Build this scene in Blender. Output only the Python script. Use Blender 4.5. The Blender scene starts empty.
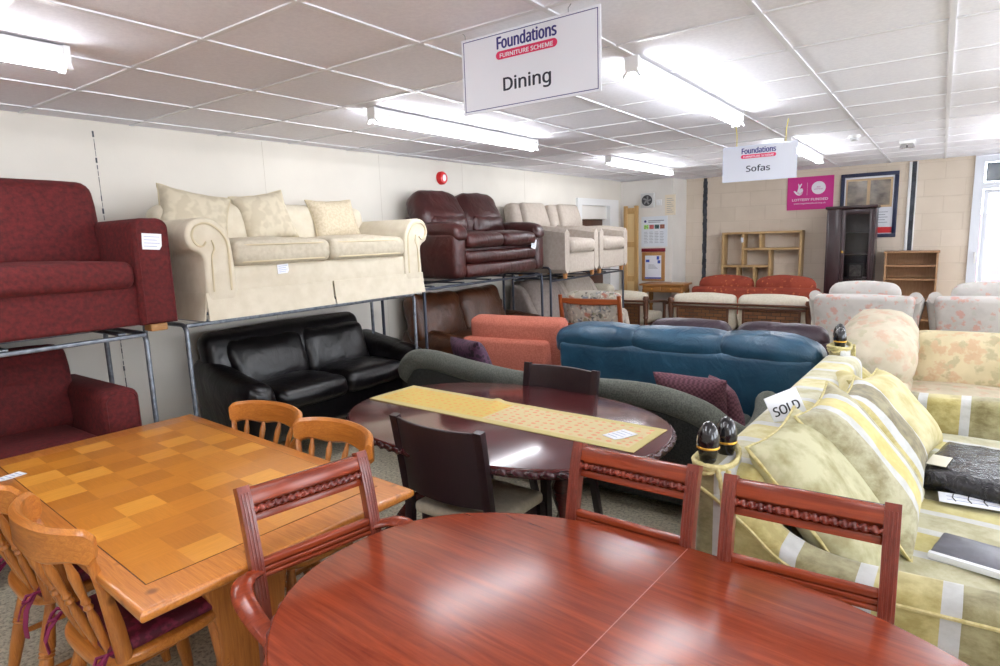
import bpy, bmesh, math, random
from mathutils import Vector, Matrix, noise
random.seed(7)
SC = bpy.context.scene
EXPO, DAY, TUBE = 0.35, 6.5, 34.0
COL = SC.collection
PI = math.pi
R = math.radians
V = Vector

# ------------------------------------------------------------------ materials
def newmat(name):
    m = bpy.data.materials.new(name)
    m.use_nodes = True
    nt = m.node_tree
    b = nt.nodes['Principled BSDF']
    return m, nt, b

def N(nt, typ, **kw):
    n = nt.nodes.new(typ)
    for k, v in kw.items():
        if k.startswith('i_'):
            n.inputs[k[2:].replace('_', ' ')].default_value = v
        else:
            setattr(n, k, v)
    return n

def rgba(c):
    return (c[0], c[1], c[2], 1)

def srgb(r, g, b):
    f = lambda u: (u / 255 / 12.92) if u / 255 <= .04045 else ((u / 255 + .055) / 1.055) ** 2.4
    return (f(r), f(g), f(b))

def coords(nt, scale=(1, 1, 1), rot=(0, 0, 0), loc=(0, 0, 0), kind='Object'):
    tc = N(nt, 'ShaderNodeTexCoord')
    mp = N(nt, 'ShaderNodeMapping')
    mp.inputs['Scale'].default_value = scale
    mp.inputs['Rotation'].default_value = rot
    mp.inputs['Location'].default_value = loc
    nt.links.new(tc.outputs[kind], mp.inputs['Vector'])
    return mp.outputs['Vector']

def ramp(nt, fac, stops, interp='LINEAR'):
    r = N(nt, 'ShaderNodeValToRGB')
    r.color_ramp.interpolation = interp
    els = r.color_ramp.elements
    while len(els) < len(stops):
        els.new(.5)
    for e, (p, c) in zip(els, stops):
        e.position = p
        e.color = rgba(c)
    nt.links.new(fac, r.inputs['Fac'])
    return r.outputs['Color']

def noise_tex(nt, vec, scale, detail=3, rough=.55, dist=0):
    n = N(nt, 'ShaderNodeTexNoise')
    n.inputs['Scale'].default_value = scale
    n.inputs['Detail'].default_value = detail
    n.inputs['Roughness'].default_value = rough
    n.inputs['Distortion'].default_value = dist
    nt.links.new(vec, n.inputs['Vector'])
    return n.outputs['Fac']

def mixc(nt, fac, a, b, mode='MIX'):
    m = N(nt, 'ShaderNodeMix', data_type='RGBA', blend_type=mode)
    for s, v in ((m.inputs[0], fac), (m.inputs[6], a), (m.inputs[7], b)):
        if hasattr(v, 'node'):
            nt.links.new(v, s)
        elif isinstance(v, (int, float)):
            s.default_value = v
        else:
            s.default_value = rgba(v)
    return m.outputs[2]

def mth(nt, op, a, b=None):
    m = N(nt, 'ShaderNodeMath', operation=op)
    for s, v in ((m.inputs[0], a), (m.inputs[1], b)):
        if v is None:
            continue
        if hasattr(v, 'node'):
            nt.links.new(v, s)
        else:
            s.default_value = v
    return m.outputs[0]

def bump(nt, b, h, strength=.3, dist=.01):
    n = N(nt, 'ShaderNodeBump')
    n.inputs['Strength'].default_value = strength
    n.inputs['Distance'].default_value = dist
    nt.links.new(h, n.inputs['Height'])
    nt.links.new(n.outputs['Normal'], b.inputs['Normal'])

def mat(name, c1, c2=None, rough=.6, scale=6, detail=3, lo=.35, hi=.65, bs=0, bstr=.3, bdist=.004,
        stretch=(1, 1, 1), coat=0, sheen=0, metal=0, spec=.5, bdet=3, broughness=.55):
    m, nt, b = newmat(name)
    b.inputs['Roughness'].default_value = rough
    b.inputs['Metallic'].default_value = metal
    b.inputs['Specular IOR Level'].default_value = spec
    if coat:
        b.inputs['Coat Weight'].default_value = coat
        b.inputs['Coat Roughness'].default_value = .12
    if sheen:
        b.inputs['Sheen Weight'].default_value = sheen
        b.inputs['Sheen Roughness'].default_value = .4
        b.inputs['Sheen Tint'].default_value = rgba([min(1, x * 1.5 + .05) for x in c1])
    if c2 is None:
        b.inputs['Base Color'].default_value = rgba(c1)
    else:
        v = coords(nt, stretch)
        f = noise_tex(nt, v, scale, detail)
        nt.links.new(ramp(nt, f, [(lo, c1), (hi, c2)]), b.inputs['Base Color'])
    if bs:
        v = coords(nt)
        bump(nt, b, noise_tex(nt, v, bs, bdet, broughness), bstr, bdist)
    return m

def wood(name, c1, c2, axis=0, scale=5, rough=.35, coat=0, knots=None):
    st = [14, 14, 14]
    st[axis] = 1
    m, nt, b = newmat(name)
    b.inputs['Roughness'].default_value = rough
    if coat:
        b.inputs['Coat Weight'].default_value = coat
        b.inputs['Coat Roughness'].default_value = .1
    v = coords(nt, st)
    f = noise_tex(nt, v, scale, 5, .6, 1.2)
    col = ramp(nt, f, [(.3, c1), (.7, c2)])
    v2 = coords(nt, [s * 5 if s > 1 else 2 for s in st])
    f2 = noise_tex(nt, v2, scale, 2)
    g = ramp(nt, f2, [(.35, (.72, .72, .72)), (.6, (1, 1, 1))])
    col = mixc(nt, .45, col, g, 'MULTIPLY')
    if knots:
        vo = N(nt, 'ShaderNodeTexVoronoi')
        vo.inputs['Scale'].default_value = 7
        nt.links.new(coords(nt), vo.inputs['Vector'])
        k = ramp(nt, vo.outputs['Distance'], [(.06, (1, 1, 1)), (.14, (0, 0, 0))])
        col = mixc(nt, mth(nt, 'MULTIPLY', k, .75), col, knots)
    nt.links.new(col, b.inputs['Base Color'])
    return m

def leather(name, c1, c2, rough=.36, ws=9, bstr=.35):
    m, nt, b = newmat(name)
    b.inputs['Roughness'].default_value = rough
    v = coords(nt)
    f = noise_tex(nt, v, 5, 4)
    nt.links.new(ramp(nt, f, [(.3, c1), (.7, c2)]), b.inputs['Base Color'])
    v2 = coords(nt, (1, 1, .55))
    h = noise_tex(nt, v2, ws, 3, .6, 1.5)
    g = noise_tex(nt, v, 260, 2)
    bump(nt, b, mth(nt, 'ADD', h, mth(nt, 'MULTIPLY', g, .05)), bstr, .03)
    return m

def emit(name, c, s):
    m, nt, b = newmat(name)
    b.inputs['Base Color'].default_value = rgba(c)
    b.inputs['Emission Color'].default_value = rgba(c)
    b.inputs['Emission Strength'].default_value = s
    return m

def floral(name, base, base2, cols, scale=9, thr=.2, rough=.9, soft=0):
    """scattered flower sprays on a plain ground"""
    m, nt, b = newmat(name)
    b.inputs['Roughness'].default_value = rough
    v = coords(nt)
    g = ramp(nt, noise_tex(nt, v, 5, 3), [(.4, base), (.65, base2)])
    dist = N(nt, 'ShaderNodeTexNoise')
    dist.inputs['Scale'].default_value = 14
    nt.links.new(v, dist.inputs['Vector'])
    vv = N(nt, 'ShaderNodeMix', data_type='RGBA')
    vv.inputs[0].default_value = .09
    nt.links.new(v, vv.inputs[6])
    nt.links.new(dist.outputs['Color'], vv.inputs[7])
    col = g
    for k, c in enumerate(cols):
        vo = N(nt, 'ShaderNodeTexVoronoi')
        vo.inputs['Scale'].default_value = scale * (1 + .27 * k)
        mp = N(nt, 'ShaderNodeMapping')
        mp.inputs['Location'].default_value = (k * 3.1, k * 1.7, k * .9)
        nt.links.new(vv.outputs[2], mp.inputs['Vector'])
        nt.links.new(mp.outputs[0], vo.inputs['Vector'])
        pet = noise_tex(nt, v, scale * 6, 2)
        d = mth(nt, 'ADD', vo.outputs['Distance'], mth(nt, 'MULTIPLY', mth(nt, 'SUBTRACT', pet, .5), .5))
        # only some of the cells carry a flower
        sep = N(nt, 'ShaderNodeSeparateColor')
        nt.links.new(vo.outputs['Color'], sep.inputs[0])
        on = mth(nt, 'GREATER_THAN', sep.outputs[0], .45)
        edge = N(nt, 'ShaderNodeMapRange')
        edge.inputs[1].default_value = thr * 1.25; edge.inputs[2].default_value = thr * .7
        nt.links.new(d, edge.inputs[0])
        f = mth(nt, 'MULTIPLY', edge.outputs[0], on)
        col = mixc(nt, mth(nt, 'MULTIPLY', f, .8), col, c)
    nt.links.new(mixc(nt, soft, col, g), b.inputs['Base Color'])
    bump(nt, b, noise_tex(nt, v, 300, 2), .15, .003)
    return m

def stripes(name, axis, seq, period, off=0, rough=.8):
    """woven stripes of crushed velvet: seq = [(width share, colour, crushed colour)]"""
    m, nt, b = newmat(name)
    b.inputs['Roughness'].default_value = rough
    b.inputs['Sheen Weight'].default_value = .25
    v = coords(nt)
    sp = N(nt, 'ShaderNodeSeparateXYZ')
    nt.links.new(v, sp.inputs[0])
    t = mth(nt, 'FRACT', mth(nt, 'ADD', mth(nt, 'DIVIDE', sp.outputs[axis], period), off))
    p, a, c = 0, [], []
    for w, c1, c2 in seq:
        a.append((p, c1)); c.append((p, c2)); p += w
    A = ramp(nt, t, a, 'CONSTANT')
    B = ramp(nt, t, c, 'CONSTANT')
    f = ramp(nt, noise_tex(nt, coords(nt, (1, 1, 1.6)), 11, 5, .65, .15), [(.38, (0, 0, 0)), (.62, (1, 1, 1))])
    nt.links.new(mixc(nt, f, A, B), b.inputs['Base Color'])
    bump(nt, b, noise_tex(nt, v, 45, 3), .12, .006)
    return m

# ------------------------------------------------------------------ mesh builder
def sgn(a):
    return 1 if a >= 0 else -1

class MB:
    def __init__(s):
        s.v, s.f = [], []

    def add(s, vs, fs, M=None):
        o = len(s.v)
        if M is not None:
            vs = [M @ V(p) for p in vs]
        s.v += [tuple(p) for p in vs]
        s.f += [[i + o for i in f] for f in fs]
        return s

    def box(s, size, c=(0, 0, 0), M=None):
        x, y, z = [a / 2 for a in size]
        vs = [(c[0] + i * x, c[1] + j * y, c[2] + k * z) for i in (-1, 1) for j in (-1, 1) for k in (-1, 1)]
        return s.add(vs, [(0, 1, 3, 2), (4, 6, 7, 5), (0, 4, 5, 1), (2, 3, 7, 6), (0, 2, 6, 4), (1, 5, 7, 3)], M)

    def b2(s, a, b, M=None):
        return s.box([abs(b[i] - a[i]) for i in range(3)], [(a[i] + b[i]) / 2 for i in range(3)], M)

    def soft(s, size, c=(0, 0, 0), r=.03, puff=(0, 0, 0), n=(3, 3, 3), M=None, fn=None, flat=True, wr=0, wf=7, seg=2, seed=0):
        h = [a / 2 for a in size]
        r = min(r, min(h) * .98)
        ax = []
        for i in range(3):
            q = h[i] - r
            inner = [-q + 2 * q * k / n[i] for k in range(n[i] + 1)]
            e = [q + r * math.tan(PI / 4 * k / seg) for k in range(1, seg + 1)]
            ax.append([-a for a in reversed(e)] + inner + e)
        vs, fs, idx = [], [], {}
        def vid(i, j, k):
            key = (i, j, k)
            if key in idx:
                return idx[key]
            p = [ax[0][i], ax[1][j], ax[2][k]]
            q = [max(-(h[t] - r), min(h[t] - r, p[t])) for t in range(3)]
            d = V([p[t] - q[t] for t in range(3)])
            if d.length > 1e-9:
                d = d.normalized() * r
            w = V(q) + d
            u = [max(-1, min(1, w[t] / h[t])) for t in range(3)]
            o = w.copy()
            for t in range(3):
                if puff[t]:
                    if t == 2 and flat and u[2] < 0:
                        continue
                    a, b_ = [x for x in range(3) if x != t]
                    o[t] += puff[t] * u[t] * (1 - u[a] ** 2) * (1 - u[b_] ** 2)
            if wr:
                nv = noise.noise_vector(V((w.x, w.y, w.z)) * wf + V((seed * 3.3, seed * 1.7, seed * .7)))
                o += nv * wr
            if fn:
                o = V(fn(o))
            idx[key] = len(vs)
            vs.append(o + V(c))
            return idx[key]
        L = [len(a) - 1 for a in ax]
        for t in range(3):
            a, b_ = [x for x in range(3) if x != t]
            for side in (0, L[t]):
                for i in range(L[a]):
                    for j in range(L[b_]):
                        q = []
                        for (di, dj) in ((0, 0), (1, 0), (1, 1), (0, 1)):
                            k = [0, 0, 0]
                            k[t] = side; k[a] = i + di; k[b_] = j + dj
                            q.append(vid(*k))
                        fs.append(q)
        return s.add(vs, fs, M)

    def prism(s, pts, d0, d1, axis='y', r=.0, seg=3, M=None, fn=None):
        n = len(pts)
        P = [V((p[0], p[1])) for p in pts]
        area = sum(P[i].x * P[(i + 1) % n].y - P[(i + 1) % n].x * P[i].y for i in range(n))
        if area < 0:
            P.reverse()
        nor = []
        for i in range(n):
            a = (P[i] - P[i - 1]); b = (P[(i + 1) % n] - P[i])
            na = V((a.y, -a.x)).normalized() if a.length > 1e-9 else V((0, 0))
            nb = V((b.y, -b.x)).normalized() if b.length > 1e-9 else V((0, 0))
            m = (na + nb)
            m = m.normalized() if m.length > 1e-6 else na
            nor.append(m / max(.5, m.dot(na)))
        prof = [(0, 0)] if r <= 0 else [(r * (1 - math.sin(PI / 2 * k / seg)), r * (1 - math.cos(PI / 2 * k / seg))) for k in range(seg + 1)]
        rings = [(i, d0 + w) for i, w in prof] + [(i, d1 - w) for i, w in reversed(prof)]
        mp = {'y': lambda u, v, w: V((u, w, v)), 'x': lambda u, v, w: V((w, u, v)), 'z': lambda u, v, w: V((u, v, w))}[axis]
        vs = []
        for ins, w in rings:
            for i in range(n):
                q = P[i] - nor[i] * ins
                p = mp(q.x, q.y, w)
                vs.append(V(fn(p)) if fn else p)
        fs = []
        for k in range(len(rings) - 1):
            for i in range(n):
                j = (i + 1) % n
                fs.append([k * n + i, k * n + j, (k + 1) * n + j, (k + 1) * n + i])
        fs.append(list(range(n))); fs.append([(len(rings) - 1) * n + i for i in range(n)])
        return s.add(vs, fs, M)

    def tube(s, pts, r, seg=8, closed=False, M=None, rf=None, sq=None):
        """r: number or list; rf(t, ang) multiplies; sq=(a,b) elliptical cross section"""
        P = [V(p) for p in pts]
        n = len(P)
        rad = r if isinstance(r, (list, tuple)) else [r] * n
        T = []
        for i in range(n):
            a = P[(i - 1) % n] if (closed or i > 0) else P[i]
            b = P[(i + 1) % n] if (closed or i < n - 1) else P[i]
            T.append((b - a).normalized())
        up = V((0, 0, 1))
        if abs(T[0].dot(up)) > .9:
            up = V((1, 0, 0)) if abs(T[0].x) < .9 else V((0, 1, 0))
        vs, fs = [], []
        nrm = (up - T[0] * up.dot(T[0])).normalized()
        for i in range(n):
            nrm = (nrm - T[i] * nrm.dot(T[i]))
            nrm = nrm.normalized()
            bi = T[i].cross(nrm)
            for k in range(seg):
                a = 2 * PI * k / seg
                q = rad[i] * (rf(i / max(1, n - 1), a) if rf else 1)
                ca, sa = math.cos(a), math.sin(a)
                if sq:
                    ca *= sq[0]; sa *= sq[1]
                vs.append(P[i] + (nrm * ca + bi * sa) * q)
        m = n if closed else n - 1
        for i in range(m):
            j = (i + 1) % n
            for k in range(seg):
                l = (k + 1) % seg
                fs.append([i * seg + k, i * seg + l, j * seg + l, j * seg + k])
        if not closed:
            fs.append(list(range(seg))); fs.append([(n - 1) * seg + k for k in range(seg)])
        return s.add(vs, fs, M)

    def turned(s, p0, p1, prof, seg=12, M=None):
        p0, p1 = V(p0), V(p1)
        return s.tube([p0.lerp(p1, t) for t, _ in prof], [q for _, q in prof], seg, M=M)

    def lathe(s, prof, c=(0, 0, 0), seg=16, M=None):
        """prof: (r, z)"""
        vs, fs = [], []
        for r_, z in prof:
            for k in range(seg):
                a = 2 * PI * k / seg
                vs.append((c[0] + r_ * math.cos(a), c[1] + r_ * math.sin(a), c[2] + z))
        for i in range(len(prof) - 1):
            for k in range(seg):
                l = (k + 1) % seg
                fs.append([i * seg + k, i * seg + l, (i + 1) * seg + l, (i + 1) * seg + k])
        fs.append(list(range(seg))); fs.append([(len(prof) - 1) * seg + k for k in range(seg)])
        return s.add(vs, fs, M)

    def pillow(s, w, h, t, M=None, n=12, pinch=.07, fn=None, wr=0, seed=0):
        vs, fs = [], []
        for side in (1, -1):
            o = len(vs)
            for i in range(n + 1):
                for j in range(n + 1):
                    u, v = -1 + 2 * i / n, -1 + 2 * j / n
                    u, v = math.sin(u * PI / 2), math.sin(v * PI / 2)
                    x = u * w / 2 * (1 - pinch * (1 - v * v))
                    y = v * h / 2 * (1 - pinch * (1 - u * u))
                    z = side * t / 2 * max(0, (1 - u ** 4) * (1 - v ** 4)) ** .55
                    p = V((x, y, z))
                    if wr:
                        p.z += wr * noise.noise(V((x, y, seed + side)) * 9) * (1 - u * u) * (1 - v * v)
                    vs.append(V(fn(p)) if fn else p)
            for i in range(n):
                for j in range(n):
                    a = o + i * (n + 1) + j
                    fs.append([a, a + 1, a + n + 2, a + n + 1])
        return s.add(vs, fs, M)

    def board(s, pts, thick, zt, zb, M=None, rnd=.008):
        """curved upright board along a plan path: zt/zb functions of t in [-1,1] for its top and bottom"""
        n = len(pts)
        vs, fs = [], []
        for i, p in enumerate(pts):
            t = -1 + 2 * i / (n - 1)
            a, b = V(pts[max(0, i - 1)]), V(pts[min(n - 1, i + 1)])
            d = (b - a).normalized(); nn = V((d.y, -d.x))
            top, bot = zt(t), zb(t)
            h = thick / 2
            r_ = min(rnd, (top - bot) / 3)
            for (o, z) in ((-h, bot + r_), (-h, top - r_), (-h + r_, top), (h - r_, top), (h, top - r_), (h, bot + r_), (h - r_, bot), (-h + r_, bot)):
                vs.append((p[0] + nn.x * o, p[1] + nn.y * o, z))
        for i in range(n - 1):
            for k in range(8):
                l = (k + 1) % 8
                fs.append([i * 8 + k, i * 8 + l, (i + 1) * 8 + l, (i + 1) * 8 + k])
        fs.append(list(range(8))); fs.append([(n - 1) * 8 + k for k in range(8)])
        return s.add(vs, fs, M)

    def obj(s, name, m, parent=None, smooth=True, ang=38, kind=None, bevel=0, M=None):
        me = bpy.data.meshes.new(name)
        vs = s.v if M is None else [tuple(M @ V(p)) for p in s.v]
        me.from_pydata(vs, [], s.f)
        bm = bmesh.new(); bm.from_mesh(me)
        if not bevel:
            bmesh.ops.remove_doubles(bm, verts=bm.verts, dist=2e-5)
        bmesh.ops.dissolve_degenerate(bm, dist=1e-6, edges=bm.edges)
        bmesh.ops.recalc_face_normals(bm, faces=bm.faces)
        if bevel:
            es = [e for e in bm.edges if len(e.link_faces) == 2 and e.calc_face_angle(0) > R(50)]
            bmesh.ops.bevel(bm, geom=es, offset=bevel, segments=2, profile=.5, affect='EDGES', clamp_overlap=True)
        if smooth:
            for f in bm.faces:
                f.smooth = True
            for e in bm.edges:
                if len(e.link_faces) == 2 and e.calc_face_angle(0) > R(ang):
                    e.smooth = False
        bm.to_mesh(me); bm.free()
        me.materials.append(m)
        o = bpy.data.objects.new(name, me)
        COL.objects.link(o)
        if parent is not None:
            o.parent = parent
        if kind:
            o['kind'] = kind
        return o

def tag(o, label, cat, group=None, kind=None):
    o['label'] = label
    o['category'] = cat
    if group:
        o['group'] = group
    if kind:
        o['kind'] = kind
    return o

def thing(name, label, cat, loc=(0, 0, 0), rz=0, group=None):
    o = bpy.data.objects.new(name, None)
    o.empty_display_size = .1
    COL.objects.link(o)
    o.location = loc
    o.rotation_euler = (0, 0, R(rz))
    return tag(o, label, cat, group)

def struct(name, mb, m, parent=None, **kw):
    return mb.obj(name, m, parent, kind='structure' if parent is None else None, **kw)

def dup(o, loc, rz=None, label=None, parent=None):
    c = o.copy()
    COL.objects.link(c)
    if parent is None:
        c.location = loc
        if rz is not None:
            c.rotation_euler = (0, 0, R(rz))
        if label:
            c['label'] = label
    else:
        c.parent = parent
    for ch in list(o.children):
        dup(ch, None, parent=c)
    return c

def xf(loc=(0, 0, 0), rx=0, ry=0, rz=0):
    return Matrix.Translation(V(loc)) @ Matrix.Rotation(R(rz), 4, 'Z') @ Matrix.Rotation(R(ry), 4, 'Y') @ Matrix.Rotation(R(rx), 4, 'X')

def crom(pts, k=6, closed=True):
    """smooth curve through the points"""
    out = []
    n = len(pts)
    rng = n if closed else n - 1
    g = (lambda i: pts[i % n]) if closed else (lambda i: pts[max(0, min(n - 1, i))])
    for i in range(rng):
        a, b, c, d = [V(g(i + j)) for j in (-1, 0, 1, 2)]
        for q in range(k):
            t = q / k
            out.append(.5 * (2 * b + (c - a) * t + (2 * a - 5 * b + 4 * c - d) * t * t + (3 * b - a - 3 * c + d) * t ** 3))
    if not closed:
        out.append(V(pts[-1]))
    return out

def superell(a, b, e, n=72, off=0):
    out = []
    for i in range(n):
        t = 2 * PI * i / n
        c, s_ = math.cos(t), math.sin(t)
        out.append((sgn(c) * abs(c) ** (2 / e) * (a + off), sgn(s_) * abs(s_) ** (2 / e) * (b + off)))
    # even out the spacing
    dense = out + [out[0]]
    L = [0]
    for i in range(n):
        L.append(L[-1] + math.dist(dense[i], dense[i + 1]))
    res, j = [], 0
    for k in range(n):
        d = L[-1] * k / n
        while L[j + 1] < d:
            j += 1
        t = (d - L[j]) / max(1e-9, L[j + 1] - L[j])
        res.append((dense[j][0] + (dense[j + 1][0] - dense[j][0]) * t, dense[j][1] + (dense[j + 1][1] - dense[j][1]) * t))
    return res

try:        # the plain sans serif that ships inside Blender
    import os
    SANS = bpy.data.fonts.load(os.path.join(bpy.utils.system_resource('DATAFILES'), 'fonts', 'NotoSansHebrew-Regular.woff2'))
except Exception:
    SANS = None

def text(name, body, size, M, m, parent, bold=0, fit=None, align='CENTER', depth=.0006):
    """lettering as a mesh; fit = width of the whole line, bold = extra stroke width"""
    cu = bpy.data.curves.new(name, 'FONT')
    if SANS:
        cu.font = SANS
    cu.body = body; cu.size = size; cu.align_x = align
    cu.extrude = depth; cu.resolution_u = 3
    t = bpy.data.objects.new(name, cu)
    COL.objects.link(t)
    bpy.context.view_layer.update()
    dg = bpy.context.evaluated_depsgraph_get()
    me0 = bpy.data.meshes.new_from_object(t.evaluated_get(dg))
    bpy.data.objects.remove(t)
    xs = [v.co.x for v in me0.vertices]
    sx = fit / (max(xs) - min(xs)) if fit else 1
    vs = [v.co.copy() for v in me0.vertices]
    fs = [list(p.vertices) for p in me0.polygons]
    offs = [(0, 0)] if not bold else [(-bold, 0), (0, 0), (bold, 0), (0, bold * .6), (0, -bold * .6)]
    V_, F_ = [], []
    for k, (a, b_) in enumerate(offs):
        n0 = len(V_)
        V_ += [M @ V((v.x * sx + a, v.y + b_, v.z + k * .00004)) for v in vs]
        F_ += [[q + n0 for q in f] for f in fs]
    me = bpy.data.meshes.new(name)
    me.from_pydata([tuple(p) for p in V_], [], F_)
    me.materials.append(m)
    o = bpy.data.objects.new(name, me)
    COL.objects.link(o)
    o.parent = parent
    return o
# ------------------------------------------------------------------ camera
F_PX = 610.
yaw, pit, rol = R(35.8), R(9.0), R(-1.95)
cf = V((-math.sin(yaw) * math.cos(pit), math.cos(yaw) * math.cos(pit), -math.sin(pit)))
cr = V((math.cos(yaw), math.sin(yaw), 0))
cu_ = cr.cross(cf)
cR = cr * math.cos(rol) + cu_ * math.sin(rol)
cU = -cr * math.sin(rol) + cu_ * math.cos(rol)
cam = bpy.data.cameras.new('camera')
cam.sensor_width = 36
cam.lens = F_PX / 1000 * 36
cam.clip_start = .05
camo = bpy.data.objects.new('camera', cam)
COL.objects.link(camo)
camo.matrix_world = Matrix(((cR.x, cU.x, -cf.x, 0), (cR.y, cU.y, -cf.y, 0), (cR.z, cU.z, -cf.z, 1.65), (0, 0, 0, 1)))
SC.camera = camo
SC.view_settings.view_transform = 'Standard'
SC.view_settings.look = 'None'
SC.view_settings.gamma = 1
SC.view_settings.exposure = EXPO
SC.view_settings.use_curve_mapping = False

# daylight outside
w = bpy.data.worlds.new('world')
SC.world = w
w.use_nodes = True
w.node_tree.nodes['Background'].inputs[0].default_value = (.86, .92, 1, 1)
w.node_tree.nodes['Background'].inputs[1].default_value = DAY

# ------------------------------------------------------------------ setting materials
ZC = 2.46
XW0, XW1, YB, YF, XR = -4.46, -4.22, 10.05, -2.6, 3.4
def wallx(y):
    return -4.43 + (y - 1.5) * .02

def block_mat(name, c1, c2, mortar, rot, bw=.44, bh=.22, bst=.35):
    m, nt, b = newmat(name)
    b.inputs['Roughness'].default_value = .75
    v = coords(nt, rot=rot)
    br = N(nt, 'ShaderNodeTexBrick')
    br.inputs['Scale'].default_value = 1
    br.inputs['Mortar Size'].default_value = .006
    br.inputs['Mortar Smooth'].default_value = .6
    br.inputs['Brick Width'].default_value = bw
    br.inputs['Row Height'].default_value = bh
    br.inputs['Color1'].default_value = rgba(c1)
    br.inputs['Color2'].default_value = rgba(c2)
    br.inputs['Mortar'].default_value = rgba(mortar)
    nt.links.new(v, br.inputs['Vector'])
    f = noise_tex(nt, coords(nt), 2.5, 4)
    col = mixc(nt, .6, br.outputs['Color'], ramp(nt, f, [(.3, (.86, .84, .82)), (.7, (1, 1, 1))]), 'MULTIPLY')
    nt.links.new(col, b.inputs['Base Color'])
    h = mth(nt, 'SUBTRACT', mth(nt, 'MULTIPLY', noise_tex(nt, coords(nt), 70, 3), .3), br.outputs['Fac'])
    bump(nt, b, h, bst, .006)
    return m

M_back = block_mat('painted_blockwork', srgb(224, 210, 194), srgb(219, 205, 188), srgb(213, 198, 181), (R(90), 0, 0))
M_left = mat('cream_wall_paint', srgb(222, 216, 206), srgb(214, 208, 198), rough=.7, scale=1.5, bs=60, bstr=.08)
M_panel = mat('pale_board_paint', srgb(232, 228, 222), srgb(226, 221, 215), rough=.6, scale=2)
M_ceil = mat('mineral_ceiling_tile', srgb(243, 242, 250), srgb(236, 235, 244), rough=.9, scale=60, detail=4, bs=140, bstr=.25, bdist=.003)
M_bar = mat('white_ceiling_bar', srgb(226, 226, 232), rough=.4)
M_white = mat('white_paint', srgb(232, 232, 232), rough=.4)
M_wplas = mat('white_plastic', srgb(236, 236, 236), rough=.35)
M_dark = mat('dark_gap', srgb(42, 44, 50), srgb(70, 74, 84), rough=.7, scale=14)

m, nt, b = newmat('speckled_floor')
b.inputs['Roughness'].default_value = .55
v = coords(nt)
c = ramp(nt, noise_tex(nt, v, 55, 4, .7), [(.36, srgb(146, 138, 120)), (.5, srgb(202, 194, 172)), (.64, srgb(224, 216, 194))])
c = mixc(nt, .35, c, ramp(nt, noise_tex(nt, v, 3, 3), [(.3, (.75, .73, .7)), (.7, (1, 1, 1))]), 'MULTIPLY')
nt.links.new(c, b.inputs['Base Color'])
M_floor = m

# ------------------------------------------------------------------ room shell
struct('floor', MB().b2((-4.7, YF - .2, -.1), (XR + .2, YB + .3, 0)), M_floor, smooth=False)
struct('ceiling', MB().b2((-4.7, YF - .2, ZC), (XR + .2, YB + .3, ZC + .1)), M_ceil, smooth=False)
g = MB()
x = -.016 - .602 * 7
while x < XR:
    g.b2((x - .012, YF, ZC - .006), (x + .012, YB, ZC + .002)); x += .602
y = 1.42 - .603 * 6
while y < YB:
    g.b2((-4.45, y - .012, ZC - .0055), (XR, y + .012, ZC + .002)); y += .603
struct('trim_1', g, M_bar, smooth=False)
# left wall, slightly out of square, with a doorway near its far end
g = MB()
def wl(y0, y1, z0, z1):
    a, c_ = wallx(y0), wallx(y1)
    vs = [(a, y0, z0), (a, y0, z1), (c_, y1, z1), (c_, y1, z0), (a - .15, y0, z0), (a - .15, y0, z1), (c_ - .15, y1, z1), (c_ - .15, y1, z0)]
    g.add(vs, [(0, 3, 2, 1), (4, 5, 6, 7), (0, 1, 5, 4), (3, 7, 6, 2), (0, 4, 7, 3), (1, 2, 6, 5)])
wl(YF, 7.95, 0, ZC); wl(7.95, 9.02, 2.14, ZC); wl(9.02, YB, 0, ZC)
struct('wall_left', g, M_left, smooth=False)
g = MB()
g.b2((-4.6, YB, 0), (.3, YB + .2, ZC)); g.b2((2.3, YB, 0), (XR + .2, YB + .2, ZC)); g.b2((.3, YB, 0), (2.3, YB + .2, .35))
struct('wall_back', g, M_back, smooth=False)
g = MB()
for a, c_ in ((YF, -1.5), (.3, 1.2), (3.2, 4.2), (6.2, 7.2), (9.2, YB)):
    g.b2((XR, a, 0), (XR + .2, c_, ZC))
for a, c_ in ((-1.5, .3), (1.2, 3.2), (4.2, 6.2), (7.2, 9.2)):
    g.b2((XR, a, 0), (XR + .2, c_, .9)); g.b2((XR, a, 2.3), (XR + .2, c_, ZC))
struct('wall_right', g, M_left, smooth=False)
struct('wall_front', MB().b2((-4.7, YF - .2, 0), (XR + .2, YF, ZC)), M_left, smooth=False)
# pale boarded partition that stands forward of the back wall
struct('wall_partition', MB().b2((-4.28, 9.42, 0), (-3.41, YB - .002, ZC - .008)), M_panel, smooth=False)
# vertical movement joints
g = MB()
for i in range(50):
    z = i * .049
    g.b2((-3.135 + random.uniform(-.006, .006), YB - .012, z), (-3.075 + random.uniform(-.006, .006), YB + .01, z + .0495))
struct('trim_2', g, M_dark, smooth=False)
struct('trim_3', MB().b2((-.365, YB - .014, 0), (-.315, YB + .01, ZC - .01)), M_dark, smooth=False)
struct('trim_4', MB().b2((-.40, YB - .02, 0), (-.366, YB + .01, ZC - .01)), M_white, bevel=.004)
struct('trim_5', MB().b2((-.314, YB - .017, 0), (-.30, YB + .01, ZC - .01)), M_white, bevel=.004)
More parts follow.
